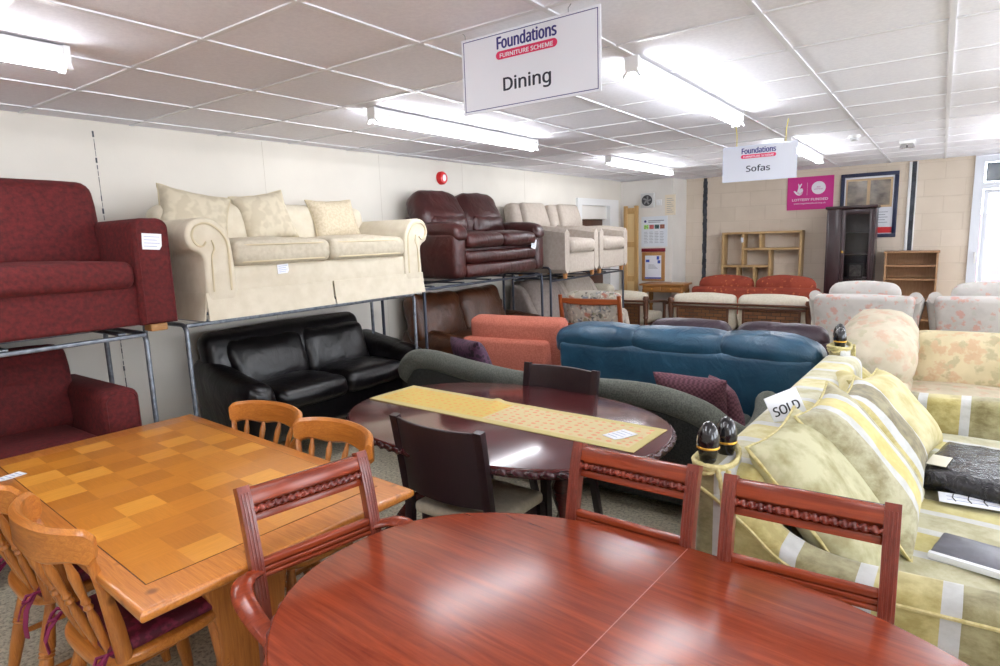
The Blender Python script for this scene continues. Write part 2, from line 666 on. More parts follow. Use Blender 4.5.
# crack and board joints on the left wall
g = MB()
for i in range(60):
    z = i * .04
    ww = random.choice((.0012, .002, .003, .006))
    g.b2((wallx(1.79) - .01, 1.79 - ww, z), (wallx(1.79) + .0025, 1.79 + ww * .6, z + .036 + random.uniform(-.01, .004)))
struct('trim_6', g, M_dark, smooth=False)
g = MB()
for yy in (2.98, 4.2, 5.42, 6.64):
    g.b2((wallx(yy) - .01, yy - .0015, 0), (wallx(yy) + .001, yy + .0015, ZC - .01))
g.b2((wallx(.5) - .03, -2, .62), (wallx(.5) + .018, 1.78, .624))
struct('trim_7', g, mat('wall_joint_line', srgb(196, 188, 176), rough=.8), smooth=False)
# doorway at the far end of the left wall
M_brown = wood('brown_door_wood', srgb(92, 58, 40), srgb(70, 42, 30), axis=2, rough=.5)
dx = wallx(8.4)
g = MB()
g.b2((dx - .16, 7.93, 0), (dx + .03, 8.05, 2.16)); g.b2((dx - .16, 8.98, 0), (dx + .03, 9.3, 2.16)); g.b2((dx - .16, 8.05, 2.06), (dx + .03, 8.98, 2.16))
struct('door_1', g, M_white, smooth=False)
d1 = bpy.data.objects['door_1']
MB().b2((dx - .12, 8.05, 1.86), (dx - .03, 8.98, 2.06)).obj('transom_panel', M_panel, d1, bevel=.004)
MB().b2((dx - .15, 8.05, .02), (dx - .1, 8.98, 1.86)).obj('door_leaf', M_brown, d1, bevel=.004)
# window in the back wall, right edge of the frame
M_upvc = mat('white_window_frame', srgb(226, 230, 240), rough=.3)
g = MB()
x0, x1, z0, z1 = .3, 2.3, .35, ZC - .01
for a, c_ in ((x0, x0 + .1), (1.25, 1.35), (x1 - .1, x1)):
    g.b2((a, YB - .03, z0), (c_, YB + .06, z1))
for a, c_ in ((z0, z0 + .08), (2.04, 2.12), (z1 - .08, z1)):
    g.b2((x0 + .1, YB - .03, a), (1.25, YB + .06, c_)); g.b2((1.35, YB - .03, a), (x1 - .1, YB + .06, c_))
struct('window_1', g, M_upvc, smooth=False)
win = bpy.data.objects['window_1']
for xx in (.415, 1.365):
    s = MB()
    s.b2((xx, YB - .015, .44), (xx + .05, YB + .03, 2.03)); s.b2((xx + .78, YB - .015, .44), (xx + .83, YB + .03, 2.03))
    s.b2((xx + .05, YB - .015, .44), (xx + .78, YB + .03, .49)); s.b2((xx + .05, YB - .015, 1.98), (xx + .78, YB + .03, 2.03))
    s.obj('sash', M_upvc, win, bevel=.004)
mg, nt, b = newmat('window_glass')
b.inputs['Base Color'].default_value = (.97, .985, .98, 1)
b.inputs['Transmission Weight'].default_value = 1
b.inputs['Roughness'].default_value = 0
b.inputs['IOR'].default_value = 1.01
MB().b2((.465, YB + .005, .49), (1.195, YB + .009, 1.98)).obj('pane', mg, win, smooth=False)
MB().b2((1.415, YB + .005, .49), (2.145, YB + .009, 1.98)).obj('pane', mg, win, smooth=False)
M_tint = mat('dark_vent_glass', srgb(58, 64, 72), srgb(96, 104, 112), rough=.15, scale=3)
MB().b2((.42, YB + .005, 2.13), (1.24, YB + .011, 2.36)).obj('fanlight', M_tint, win, smooth=False)
g = MB().b2((.36, YB - .055, 1.2), (.385, YB - .03, 1.24)); g.b2((.365, YB - .07, 1.1), (.38, YB - .05, 1.24))
g.obj('window_handle', M_wplas, win, bevel=.003)
# what stands outside: paving and a pink rendered wall
struct('ground_outside', MB().b2((-3, YB + .2, -.3), (8, YB + 9, -.12)), mat('pale_paving', srgb(214, 210, 206), rough=.8), smooth=False)
struct('wall_outside', MB().b2((.53, YB + 4.0, -.12), (5.5, YB + 4.25, 1.75)),
       block_mat('pink_render', srgb(160, 126, 132), srgb(152, 118, 124), srgb(172, 144, 148), (R(90), 0, 0), .22, .075), smooth=False)

# ------------------------------------------------------------------ ceiling lights
M_tube = emit('lit_tube', (.93, .96, 1), TUBE)
LAMPS = 'fluorescent battens on the ceiling'
def lamp(x, y, label):
    t = thing('fluorescent_light', label, 'ceiling light', (x, y, ZC), 0, LAMPS)
    MB().soft((.062, 1.84, .045), (0, 0, -.0295), .008, n=(1, 1, 1)).obj('housing', M_wplas, t)
    MB().tube([(0, -.9, -.078), (0, .9, -.078)], .022, 12).obj('tube', M_tube, t)
    for s in (-1, 1):
        pr = [(-.034, -.006), (.034, -.006), (.034, -.05), (.03, -.07), (.044, -.096), (.036, -.1), (.016, -.076), (-.016, -.076), (-.036, -.1), (-.044, -.096), (-.03, -.07), (-.034, -.05)]
        MB().prism(pr, s * .925 - .012, s * .925 + .012, 'y').obj('end_bracket', M_wplas, t)
lamp(-2.90, .18, 'lit strip light at the top left corner above the red sofas')
lamp(-2.88, 3.66, 'lit strip light between the Dining sign and the left wall')
lamp(-2.92, 7.05, 'small far strip light above the beige tub chairs')
lamp(-1.22, 3.74, 'large glaring strip light just right of the Dining sign')
lamp(-1.20, 7.2, 'lit strip light half hidden behind the Sofas sign')
lamp(-1.22, .2, 'unseen strip light added for fill above the front dining tables')  # out of view, added as fill light over the front
for yy in (.2, 3.7, 7.2):  # unseen lamps added to fill the room with light from the right
    lamp(.62, yy, 'unseen strip light added for fill in a right hand row')

# smoke detector, emergency light
t = thing('smoke_detector', 'small round white smoke detector on the ceiling left of the emergency light', 'smoke detector', (-.7, 6.62, ZC))
MB().lathe([(.05, -.006), (.05, -.02), (.045, -.03), (.0, -.03)]).obj('base', M_wplas, t)
MB().lathe([(.034, -.03), (.038, -.045), (.03, -.056), (0, -.058)]).obj('sensor_cap', mat('grey_plastic', srgb(200, 200, 204), rough=.4), t)
t = thing('emergency_light', 'square clear emergency light on the ceiling near the back wall', 'emergency light', (-.33, 7.5, ZC))
MB().soft((.13, .13, .03), (0, 0, -.021), .01, n=(1, 1, 1)).obj('base', M_wplas, t)
M_chrome = mat('chrome', srgb(205, 205, 208), rough=.18, metal=1)
g = MB()
for sx in (-1, 1):
    g.lathe([(.02, -.036), (.03, -.05), (.036, -.075), (.0, -.08)], (sx * .03, 0, 0), 14)
g.obj('lamp_head', M_chrome, t)

# ------------------------------------------------------------------ hanging signs
M_sign = mat('sign_white', srgb(232, 234, 242), rough=.35)
M_sign2 = mat('sleeved_paper', srgb(204, 206, 216), rough=.4)
M_navy = mat('sign_navy', srgb(46, 40, 120), rough=.5)
M_ink = mat('sign_ink', srgb(24, 26, 48), rough=.5)
M_pink = mat('sign_red', srgb(216, 40, 92), rough=.5)
FACE = Matrix.Rotation(R(90), 4, 'X')       # text that faces -y
def capsule(w_, h_, n=8):
    r_ = h_ / 2
    return [(w_ / 2 - r_ + r_ * math.cos(a), r_ * math.sin(a)) for a in [PI * k / n - PI / 2 for k in range(n + 1)]] + \
           [(-w_ / 2 + r_ + r_ * math.cos(a), r_ * math.sin(a)) for a in [PI * k / n + PI / 2 for k in range(n + 1)]]

def hang_sign(loc, w_, h_, word, wsize, label, border, cord_m, cords, lx, fz, wz, wfit, name='hanging_sign'):
    t = thing(name, label, 'sign', loc)
    MB().b2((-w_ / 2, -.003, 0), (w_ / 2, .003, h_)).obj('board', M_sign if border else M_sign2, t, smooth=False)
    if border:
        g = MB(); i = .009; b_ = .0028
        g.b2((-w_ / 2 + i, -.0038, i), (w_ / 2 - i, -.003, i + b_)); g.b2((-w_ / 2 + i, -.0038, h_ - i - b_), (w_ / 2 - i, -.003, h_ - i))
        g.b2((-w_ / 2 + i, -.0038, i), (-w_ / 2 + i + b_, -.003, h_ - i)); g.b2((w_ / 2 - i - b_, -.0038, i), (w_ / 2 - i, -.003, h_ - i))
        g.obj('border_line', M_navy, t, smooth=False)
    k = h_ / .285
    text('shop_name', 'Foundations', .074 * k, Matrix.Translation((lx, -.0032, fz)) @ FACE, M_navy, t, bold=.002 * k, fit=.262 * k)
    pl = MB().prism(capsule(.272 * k, .03 * k), -.0042, -.003, 'y', M=Matrix.Translation((lx, 0, fz - .0245 * k))).obj('strap_line', M_pink, t, smooth=False)
    text('strap_lettering', 'FURNITURE SCHEME', .0255 * k, Matrix.Translation((lx, -.0044, fz - .0335 * k)) @ FACE, M_sign, pl, bold=.0005 * k, fit=.235 * k)
    text('word', word, wsize, Matrix.Translation((lx, -.0032, wz)) @ FACE, M_ink, t, bold=wsize * (.02 if border else .022), fit=wfit)
    for cx in cords:
        hgt = ZC - loc[2] - h_
        g = MB().tube([(cx, 0, h_ - .02), (cx + .0, 0, h_ + hgt * .5), (cx + math.copysign(.012, cx), 0, h_ + hgt - .004)], .0028 if cord_m is M_yel else .0015, 6)
        g.obj('hanging_cord', cord_m, t)
M_yel = mat('yellow_cord', srgb(232, 214, 60), rough=.6)
M_wire = mat('thin_wire', srgb(110, 108, 116), rough=.4)
hang_sign((-1.311, 2.05, 2.142), .615, .287, 'Dining', .082, 'large white Dining sign with blue border hanging from the ceiling', True, M_wire, (-.29, .18), -.002, .223, .066, .212)
hang_sign((-1.196, 5.2, 2.017), .55, .273, 'Sofas', .078, 'smaller white Sofas sign hung on yellow cords', False, M_yel, (-.17, .19), -.005, .212, .072, .176)
s2 = bpy.data.objects['hanging_sign.001']
g = MB()
for a, c_ in (((-.275, -.0042, 0), (.275, .0042, .012)), ((-.275, -.0042, .262), (.275, .0042, .274)), ((-.275, -.0042, .012), (-.267, .0042, .262)), ((.267, -.0042, .012), (.275, .0042, .262))):
    g.b2(a, c_)
g.obj('clear_sleeve', mat('sleeve_edge', srgb(206, 210, 224), rough=.2), s2, smooth=False)

# ------------------------------------------------------------------ things on the back wall
t = thing('lottery_sign', 'magenta lottery funded sign with white hand emblem high on the back wall', 'sign', (-1.59, YB - .006, 1.885))
M_mag = mat('magenta', srgb(204, 30, 136), rough=.4)
M_signw = mat('emblem_white', srgb(238, 234, 244), rough=.4)
MB().b2((-.305, -.004, 0), (.305, .004, .47)).obj('board', M_mag, t, smooth=False)
def H(pts, k=4):
    return [(p.x, p.y) for p in crom([(a, c_, 0) for a, c_ in pts], k)]
hand = H([(-.075, -.02), (-.055, -.012), (-.035, -.03), (-.02, .0), (-.012, .045), (-.018, .08), (-.006, .086), (.004, .062), (.022, .085), (.034, .078), (.018, .04), (.012, .014), (.03, .02), (.046, .012), (.052, -.02), (.04, -.062), (.005, -.082), (-.035, -.068), (-.06, -.04)])
MB().prism(hand, -.0052, -.004, 'y', M=Matrix.Translation((-.145, 0, .29))).obj('hand_emblem', M_signw, t, smooth=False)
g = MB()
for a0 in (.3, .55, .8):
    g.tube([(-.175 + .085 * u, -.0055, .262 - .03 * math.sin(PI * u) + (a0 - .55) * .04) for u in [q / 8 for q in range(9)]], .0016, 5)
g.obj('emblem_lines', M_mag, t, smooth=False)
g = MB().b2((-.04, -.0046, .21), (-.037, -.004, .385)); g.obj('divider', M_signw, t, smooth=False)
MB().prism([(.092 * math.cos(2 * PI * k / 28), .092 * math.sin(2 * PI * k / 28)) for k in range(28)], -.0052, -.004, 'y', M=Matrix.Translation((.11, 0, .305))).obj('round_emblem', M_signw, t, smooth=False)
text('lettering', 'LOTTERY FUNDED', .058, Matrix.Translation((0, -.0046, .128)) @ FACE, M_signw, t, bold=.0014, fit=.47)
text('lettering', 'www.biglotteryfund.org.uk', .032, Matrix.Translation((0, -.0046, .082)) @ FACE, M_signw, t, bold=.0005, fit=.42)
text('lettering', 'BIG\nLOTTERY', .03, Matrix.Translation((.11, -.0056, .31)) @ FACE, mat('emblem_grey', srgb(190, 120, 176), rough=.5), t, bold=.0005, fit=.12)

t = thing('framed_poster', 'blue framed poster with two photographs behind the dark tall cabinet', 'framed poster', (-.85, YB - .02, 1.46))
M_blue = mat('navy_frame', srgb(24, 33, 68), rough=.4)
g = MB(); W_, H_ = .345, .885
g.b2((-W_, -.018, 0), (W_, .018, .05)); g.b2((-W_, -.018, H_ - .05), (W_, .018, H_)); g.b2((-W_, -.018, .05), (-W_ + .05, .018, H_ - .05)); g.b2((W_ - .05, -.018, .05), (W_, .018, H_ - .05))
g.obj('frame', M_blue, t, bevel=.005)
pp = MB().b2((-.3, -.004, .05), (.3, .004, .84)).obj('paper', mat('poster_white', srgb(226, 228, 236), rough=.3), t, smooth=False)
MB().b2((-.28, -.0055, .41), (.28, -.004, .81)).obj('tan_mount', mat('tan_card', srgb(196, 168, 132), rough=.6), pp, smooth=False)
for cx in (-.14, .135):
    MB().b2((cx - .118, -.007, .44), (cx + .118, -.0055, .78)).obj('photograph', mat('grey_photo', srgb(64, 56, 52), srgb(168, 154, 138), rough=.2, scale=5, detail=5, lo=.3, hi=.75, stretch=(1, 1, 1.6)), pp, smooth=False)
MB().b2((-.3, -.0055, .06), (.3, -.004, .14)).obj('red_band', mat('red_band', srgb(206, 36, 44), rough=.4), pp, smooth=False)
g = MB()
for k in range(5):
    g.b2((.02, -.0055, .2 + k * .035), (.24 - .03 * (k % 2), -.004, .208 + k * .035))
g.obj('print_lines', mat('grey_print', srgb(130, 134, 150), rough=.6), pp, smooth=False)

# notices and fittings on the pale partition
yp = 9.42
t = thing('extractor_fan', 'small square wall vent with dark round fan on the pale partition', 'vent', (-3.81, yp - .02, 2.13))
MB().soft((.23, .05, .23), (0, 0, 0), .015, n=(1, 1, 1)).obj('cover', mat('vent_grey', srgb(206, 206, 206), rough=.4), t)
MB().lathe([(.085, .0), (.085, .012), (.07, .012), (.066, .004), (0, .004)], seg=24, M=xf((0, -.024, 0), rx=90)).obj('fan_ring', mat('vent_dark', srgb(62, 62, 66), rough=.5), t)
g = MB()
for k in range(5):
    g.b2((-.004, -.005, .02), (.022, -.001, .066), xf((0, -.028, 0), ry=72 * k))
g.lathe([(.022, 0), (.022, .008), (0, .009)], seg=12, M=xf((0, -.028, 0), rx=90))
g.obj('fan_blades', mat('vent_mid', srgb(140, 140, 142), rough=.5), t)
t = thing('light_switch', 'white switch plate between the wall vent and the cream notice', 'switch', (-3.63, yp - .005, 2.09))
MB().soft((.086, .012, .086), (0, 0, 0), .004, n=(1, 1, 1)).obj('plate', M_wplas, t)
MB().soft((.02, .012, .03), (0, -.006, 0), .003, n=(1, 1, 1)).obj('rocker', M_white, t)
M_txt = mat('small_print', srgb(138, 140, 150), rough=.7)
t = thing('paper_notice', 'cream paper notice pinned beside the wall vent', 'notice', (-3.45, yp - .002, 1.89))
MB().b2((-.085, -.001, 0), (.085, .001, .31)).obj('sheet', mat('cream_paper', srgb(232, 220, 198), rough=.8), t, smooth=False)
g = MB()
for k in range(8):
    g.b2((-.055, -.0018, .04 + k * .03), (.055 - .02 * (k % 3), -.001, .046 + k * .03))
g.obj('print_lines', M_txt, t, smooth=False)
t = thing('information_poster', 'white information poster with four small pictures on the pale partition', 'poster', (-3.705, yp - .004, 1.405))
MB().b2((-.215, -.002, 0), (.215, .002, .475)).obj('sheet', mat('poster_paper', srgb(224, 229, 236), rough=.35), t, smooth=False)
for k, c_ in enumerate((srgb(120, 160, 80), srgb(150, 70, 70), srgb(40, 60, 60), srgb(110, 60, 44))):
    MB().b2((-.17 + k * .088, -.0035, .28), (-.095 + k * .088, -.002, .345)).obj('picture', mat('picture_%d' % k, c_, [min(1, q * 2.4 + .05) for q in c_], rough=.3, scale=30), t, smooth=False)
g = MB()
for col in range(4):
    for k in range(8):
        g.b2((-.17 + col * .088, -.003, .06 + k * .024), (-.105 + col * .088 - .01 * (k % 2), -.002, .066 + k * .024))
g.b2((-.1, -.003, .4), (.16, -.002, .415)); g.b2((-.1, -.003, .378), (.1, -.002, .388))
g.obj('print_lines', M_txt, t, smooth=False)
MB().prism([(.02 * math.cos(k * PI / 8), .02 * math.sin(k * PI / 8)) for k in range(16)], -.0035, -.002, 'y', M=Matrix.Translation((-.15, 0, .4))).obj('crest_mark', M_navy, t, smooth=False)
M_oak = wood('notice_oak', srgb(186, 138, 84), srgb(160, 114, 64), axis=2, rough=.5)
t = thing('notice_sign', 'wood framed notice with white sheet and dark red header above the desk', 'notice board', (-3.715, yp - .012, .86))
g = MB().b2((-.19, -.01, 0), (.19, .01, .46)); g.obj('backing', M_oak, t, bevel=.004)
MB().b2((-.195, -.014, .465), (.195, .01, .52)).obj('header', mat('dark_red_strip', srgb(122, 26, 44), rough=.5), t, bevel=.003)
sh = MB().b2((-.135, -.0118, .035), (.135, -.01, .405)).obj('sheet', mat('notice_paper', srgb(232, 234, 242), rough=.4), t, smooth=False)
g = MB().b2((-.135, -.0128, .036), (.135, -.0118, .06)); g.b2((.06, -.0128, .34), (.1, -.0118, .395)); g.b2((.075, -.0128, .28), (.12, -.0118, .33)); g.b2((-.12, -.0128, .3), (-.06, -.0118, .34))
g.obj('blue_print', mat('blue_print', srgb(44, 76, 170), rough=.5), sh, smooth=False)
g = MB()
for k in range(4):
    g.b2((-.08, -.0125, .2 + k * .018), (.08 - .02 * k, -.0118, .206 + k * .018))
g.obj('print_lines', M_txt, sh, smooth=False)
# red fire alarm on the left wall
t = thing('fire_alarm', 'round red fire alarm sounder high on the left wall', 'fire alarm', (wallx(5.06), 5.06, 2.28))
M_red = mat('alarm_red', srgb(214, 30, 36), rough=.35)
MB().lathe([(.068, 0), (.068, .03), (.056, .05), (.03, .054), (0, .054)], seg=24, M=xf(ry=90)).obj('sounder', M_red, t)
MB().prism([(.026 * math.cos(k * PI / 10), .036 * math.sin(k * PI / 10)) for k in range(20)], .0535, .057, 'x').obj('white_mark', M_signw, t, smooth=False)
# ------------------------------------------------------------------ woods and metals
M_pine = wood('honey_pine', srgb(206, 132, 58), srgb(178, 104, 38), axis=0, rough=.3, coat=.25, knots=srgb(104, 54, 22))
M_pineZ = wood('honey_pine_turned', srgb(200, 128, 58), srgb(170, 98, 38), axis=2, rough=.3, coat=.25, knots=srgb(104, 54, 22))
M_mah = wood('red_mahogany', srgb(152, 64, 34), srgb(118, 43, 24), axis=0, scale=3, rough=.21, coat=.0)
M_mahZ = wood('red_mahogany_upright', srgb(140, 64, 48), srgb(110, 46, 36), axis=2, scale=4, rough=.28, coat=.3)
M_rope = mat('dark_rope_moulding', srgb(136, 56, 38), srgb(92, 32, 26), rough=.3, scale=20, coat=.3)
M_espr = wood('espresso_wood', srgb(44, 27, 32), srgb(33, 20, 25), axis=2, rough=.38)
M_dmah = wood('dark_mahogany', srgb(98, 36, 36), srgb(62, 22, 26), axis=0, scale=3, rough=.16, coat=.4)
M_steel = mat('galvanised_tube', srgb(136, 142, 150), srgb(106, 112, 122), rough=.4, scale=30, metal=.7)
M_dsteel = mat('dark_steel', srgb(64, 68, 80), rough=.45, metal=.5)
M_tagm = mat('tag_paper', srgb(236, 238, 244), rough=.7)
M_tagp = mat('tag_print', srgb(150, 160, 196), rough=.7)

def lines(w_, h_, n, y=-.0008):
    g = MB()
    for k in range(n):
        z = h_ / 2 - (k + 1) * h_ / (n + 1)
        g.b2((-w_ * .4, y - .0005, z - .0012), (w_ * (.4 - .14 * (k % 2)), y, z + .0012))
    return g

def price_tag(label, loc, w_, h_, rz=0, rx=0, ry=0, n=4):
    """a small paper ticket, face towards local -y"""
    o = bpy.data.objects.new('price_tag', None)
    COL.objects.link(o); o.empty_display_size = .03
    o.location = loc; o.rotation_euler = (R(rx), R(ry), R(rz))
    tag(o, label, 'price tag', 'paper price tags on the furniture')
    MB().prism([(-w_ / 2, -h_ / 2), (w_ * .38, -h_ / 2), (w_ / 2, -h_ * .25), (w_ / 2, h_ / 2), (-w_ / 2, h_ / 2)], -.0008, .0008, 'y').obj('paper', M_tagm, o, smooth=False)
    lines(w_, h_, n).obj('print_lines', M_tagp, o, smooth=False)
    return o

# ------------------------------------------------------------------ parquet table
mp_, nt, b = newmat('parquet')
b.inputs['Roughness'].default_value = .3
b.inputs['Coat Weight'].default_value = .2
v = coords(nt, (1, .95, 1), loc=(0, -.0625 + .0625, 0))
cell = .125
sc_ = N(nt, 'ShaderNodeVectorMath', operation='SCALE'); sc_.inputs[3].default_value = 1 / cell
nt.links.new(v, sc_.inputs[0])
fl = N(nt, 'ShaderNodeVectorMath', operation='FLOOR'); nt.links.new(sc_.outputs[0], fl.inputs[0])
sx_ = N(nt, 'ShaderNodeSeparateXYZ'); nt.links.new(fl.outputs[0], sx_.inputs[0])
cx_ = N(nt, 'ShaderNodeCombineXYZ'); nt.links.new(sx_.outputs[0], cx_.inputs[0]); nt.links.new(sx_.outputs[1], cx_.inputs[1])
wn = N(nt, 'ShaderNodeTexWhiteNoise'); nt.links.new(cx_.outputs[0], wn.inputs['Vector'])
par = mth(nt, 'PINGPONG', mth(nt, 'ADD', sx_.outputs[0], sx_.outputs[1]), 1)
tone = mth(nt, 'ADD', mth(nt, 'MULTIPLY', wn.outputs['Value'], .7), mth(nt, 'MULTIPLY', par, .3))
base = ramp(nt, tone, [(.1, srgb(184, 114, 38)), (.45, srgb(198, 126, 44)), (.62, srgb(204, 133, 48)), (.95, srgb(224, 156, 62))])
ga = noise_tex(nt, coords(nt, (3, 40, 3)), 5, 4)
gb = noise_tex(nt, coords(nt, (40, 3, 3)), 5, 4)
gr = mixc(nt, par, ramp(nt, ga, [(.3, (.82, .79, .75)), (.65, (1, 1, 1))]), ramp(nt, gb, [(.3, (.82, .79, .75)), (.65, (1, 1, 1))]))
nt.links.new(mixc(nt, .7, base, gr, 'MULTIPLY'), b.inputs['Base Color'])
M_parq = mp_

t = thing('dining_table', 'large honey pine dining table with parquet top at the left', 'dining table', (-2.405, 1.105, 0), -3.6)
TW, TD = .88, .46
g = MB()
q, q2 = .13, .065
g.prism([(-TW, -TD), (TW, -TD), (TW, TD), (-TW, TD)], .722, .757, 'z', r=.014)
g.obj('tabletop', M_pine, t)
top = bpy.data.objects['tabletop']
MB().b2((-TW + q, -TD + q2, .75), (TW - q, TD - q2, .7585)).obj('parquet_panel', M_parq, top, smooth=False)
g = MB(); w_ = .0025
M_line = mat('dark_inlay', srgb(70, 40, 20), rough=.5)
ix, iy = TW - q, TD - q2
for a, c_ in (((-ix - w_, -iy - w_), (ix + w_, -iy)), ((-ix - w_, iy), (ix + w_, iy + w_)), ((-ix - w_, -iy), (-ix, iy)), ((ix, -iy), (ix + w_, iy))):
    g.b2((a[0], a[1], .752), (c_[0], c_[1], .7577))
g.obj('inlay_line', M_line, top, smooth=False)
for sx in (-1, 1):
    pr = crom([(-.26, 0, 0), (.26, 0, 0), (.26, .06, 0), (.17, .1, 0), (.12, .3, 0), (.15, .5, 0), (.22, .64, 0), (.24, .722, 0), (-.24, .722, 0), (-.22, .64, 0), (-.15, .5, 0), (-.12, .3, 0), (-.17, .1, 0), (-.26, .06, 0)], 3)
    MB().prism([(p.x, max(0, min(.722, p.y))) for p in pr], sx * .5 - .025, sx * .5 + .025, 'x', r=.008).obj('trestle_end', M_pineZ, t)
MB().soft((.95, .04, .11), (0, 0, .28), .008, n=(1, 1, 1)).obj('stretcher', M_pine, t)
g = MB()
for sy in (-1, 1):
    g.soft((1.3, .022, .06), (0, sy * .3, .692), .004, n=(1, 1, 1))
g.obj('apron', M_pine, t)

# ------------------------------------------------------------------ farmhouse pine chairs
M_burg = mat('burgundy_brocade', srgb(84, 18, 42), srgb(128, 36, 66), rough=.6, scale=26, lo=.5, hi=.6, sheen=.3)
M_burgt = mat('burgundy_tie', srgb(134, 30, 78), rough=.6)
def pine_chair(label, loc, rz, pad=True, cw=.245, dz=.02):
    t = thing('pine_chair', label, 'chair', loc, rz, 'farmhouse pine chairs around the parquet table')
    so = superell(.215, .205, 3.4, 40)
    MB().prism(so, .415, .45, 'z', r=.012).obj('seat', M_pine, t)
    legp = [(0, .014), (.06, .017), (.12, .02), (.18, .021), (.3, .0235), (.48, .024), (.52, .0215), (.535, .026), (.55, .0215), (.565, .026), (.58, .0215), (.6, .026), (.75, .022), (.9, .017), (1, .016)]
    for sx in (-1, 1):
        MB().turned((sx * .205, -.20, 0), (sx * .15, -.14, .42), legp).obj('leg', M_pineZ, t)
        MB().turned((sx * .2, .22, 0), (sx * .145, .13, .42), legp).obj('leg', M_pineZ, t)
    stp = [(0, .009), (.2, .012), (.5, .015), (.8, .012), (1, .009)]
    for sx in (-1, 1):
        MB().turned((sx * .184, -.175, .17), (sx * .18, .185, .17), stp, 10).obj('stretcher', M_pine, t)
    MB().turned((-.182, 0, .17), (.182, 0, .17), stp, 10).obj('stretcher', M_pine, t)
    # curved crest board
    pts = []
    for k in range(25):
        u = -1 + k / 12
        pts.append((cw * math.sin(u * 1.2) / math.sin(1.2), .285 - .10 * u * u, 0))
    zt = lambda u: .885 + dz - .012 * u ** 2 - (.022 * ((abs(u) - .86) / .14) ** 2 if abs(u) > .86 else 0)
    zb = lambda u: .772 + dz + .006 * math.cos(u * 9) - (.0 if abs(u) < .8 else .012 * (abs(u) - .8) / .2) + (.03 * ((abs(u) - .93) / .07) if abs(u) > .93 else 0)
    MB().board(pts, .03, zt, zb, rnd=.012).obj('crest_rail', M_pine, t)
    spp = [(0, .008), (.06, .011), (.2, .0125), (.42, .0135), (.5, .009), (.53, .014), (.56, .0095), (.59, .014), (.62, .0095), (.7, .0125), (.85, .014), (.93, .0095), (1, .008)]
    for k in range(5):
        u = (-.66, -.33, 0, .33, .66)[k]
        xb, yb_ = .165 * u / .66 * .92, .165 - .02 * u * u
        xt, yt = cw * math.sin(u * 1.2) / math.sin(1.2), .285 - .10 * u * u
        MB().turned((xb, yb_, .445), (xt, yt, .785 + dz), spp, 10).obj('spindle', M_pineZ, t)
    for sx in (-1, 1):
        xt, yt = cw * math.sin(.92 * 1.2) / math.sin(1.2), .285 - .10 * .85
        MB().tube([(sx * .188, .135, .44), (sx * .2, .15, .56), (sx * .215, .175, .7), (sx * xt, yt, .786 + dz)], [.022, .021, .015, .012], 10, sq=(.8, 1.1)).obj('outer_post', M_pineZ, t)
    if pad:
        pd = MB().soft((.39, .36, .04), (0, -.01, .47), .018, puff=(0, 0, .012), n=(4, 4, 1)).obj('seat_pad', M_burg, t)
        for sx in (-1, 1):
            g = MB()
            x = sx * .185
            g.tube([(x, .16, .475), (x * 1.09, .185, .485), (x * 1.13, .2, .47), (x * 1.02, .215, .46), (x * .9, .2, .47), (x, .18, .475)], .006, 6)
            g.tube([(x, .18, .475), (x * 1.16, .215, .44), (x * 1.2, .225, .39), (x * 1.12, .222, .34)], .006, 6, sq=(.5, 1.6))
            g.tube([(x, .18, .475), (x * .95, .22, .44), (x * .98, .235, .4)], .006, 6, sq=(.5, 1.6))
            g.obj('tie', M_burgt, pd)
    return t
ch = pine_chair('pine spindle chair in the left foreground with its curved back against the parquet table', (-2.09, .81, 0), 178)
dup(ch, (-2.66, .82, 0), 176, 'pine spindle chair cut off by the left edge of the picture')
pine_chair('pine chair beyond the parquet table, farther left one before the black sofa', (-2.64, 1.475, 0), 4, False, .262, -.02)
pine_chair('pine chair beyond the parquet table, right one overlapping its neighbour', (-2.11, 1.435, 0), -2, False, .262, -.02)

# ------------------------------------------------------------------ red mahogany extending table
rt = thing('dining_table', 'glossy red mahogany oval dining table filling the foreground', 'dining table', (-.525, 1.07, 0), -4)
def gadroon(path, r, pitch, z):
    n = len(path)
    L = sum(math.dist(path[i], path[(i + 1) % n]) for i in range(n))
    turns = round(L / pitch / 2)
    return dict(pts=[(p[0], p[1], z) for p in path], r=r, closed=True, rf=lambda t_, a: 1 + .28 * math.cos(2 * (a + t_ * turns * 2 * PI)))
MB().prism(superell(.865, .56, 2.3, 120), .728, .75, 'z', r=.006).obj('tabletop', M_mah, rt)
gd = gadroon(superell(.865, .56, 2.3, 520, -.004), .0095, .03, .735)
rp = MB().tube(gd['pts'], gd['r'], 10, True, rf=lambda t_, a: 1 + .3 * math.cos(2 * (a + t_ * 80 * PI))).obj('rope_edge', M_rope, rt)
g = MB()
for xx in (-.045,):
    g.b2((xx - .0012, -.545, .7495), (xx + .0012, .545, .7504))
g.obj('leaf_joint', mat('joint_line', srgb(176, 104, 84), rough=.4), rt, smooth=False)
MB().prism(superell(.7, .42, 3, 60), .655, .729, 'z').obj('apron', M_mah, rt)
def pedestal(parent, cx, m, h=.66):
    MB().lathe([(.06, .2), (.075, .23), (.05, .27), (.045, .34), (.07, .42), (.075, .48), (.05, .54), (.06, h), (.0, h)], (cx, 0, 0), 20).obj('column', m, parent)
    for k in range(4):
        a = PI / 4 + k * PI / 2
        pts = [(cx + math.cos(a) * r_, math.sin(a) * r_, z) for r_, z in ((.03, .28), (.12, .25), (.22, .16), (.3, .06), (.36, .022))]
        MB().tube(crom(pts, 4, False), [.03] * 8 + [.026] * 5 + [.022] * 4, 10, sq=(1.2, .8)).obj('leg', m, parent)
pedestal(rt, -.38, M_mahZ); pedestal(rt, .38, M_mahZ)

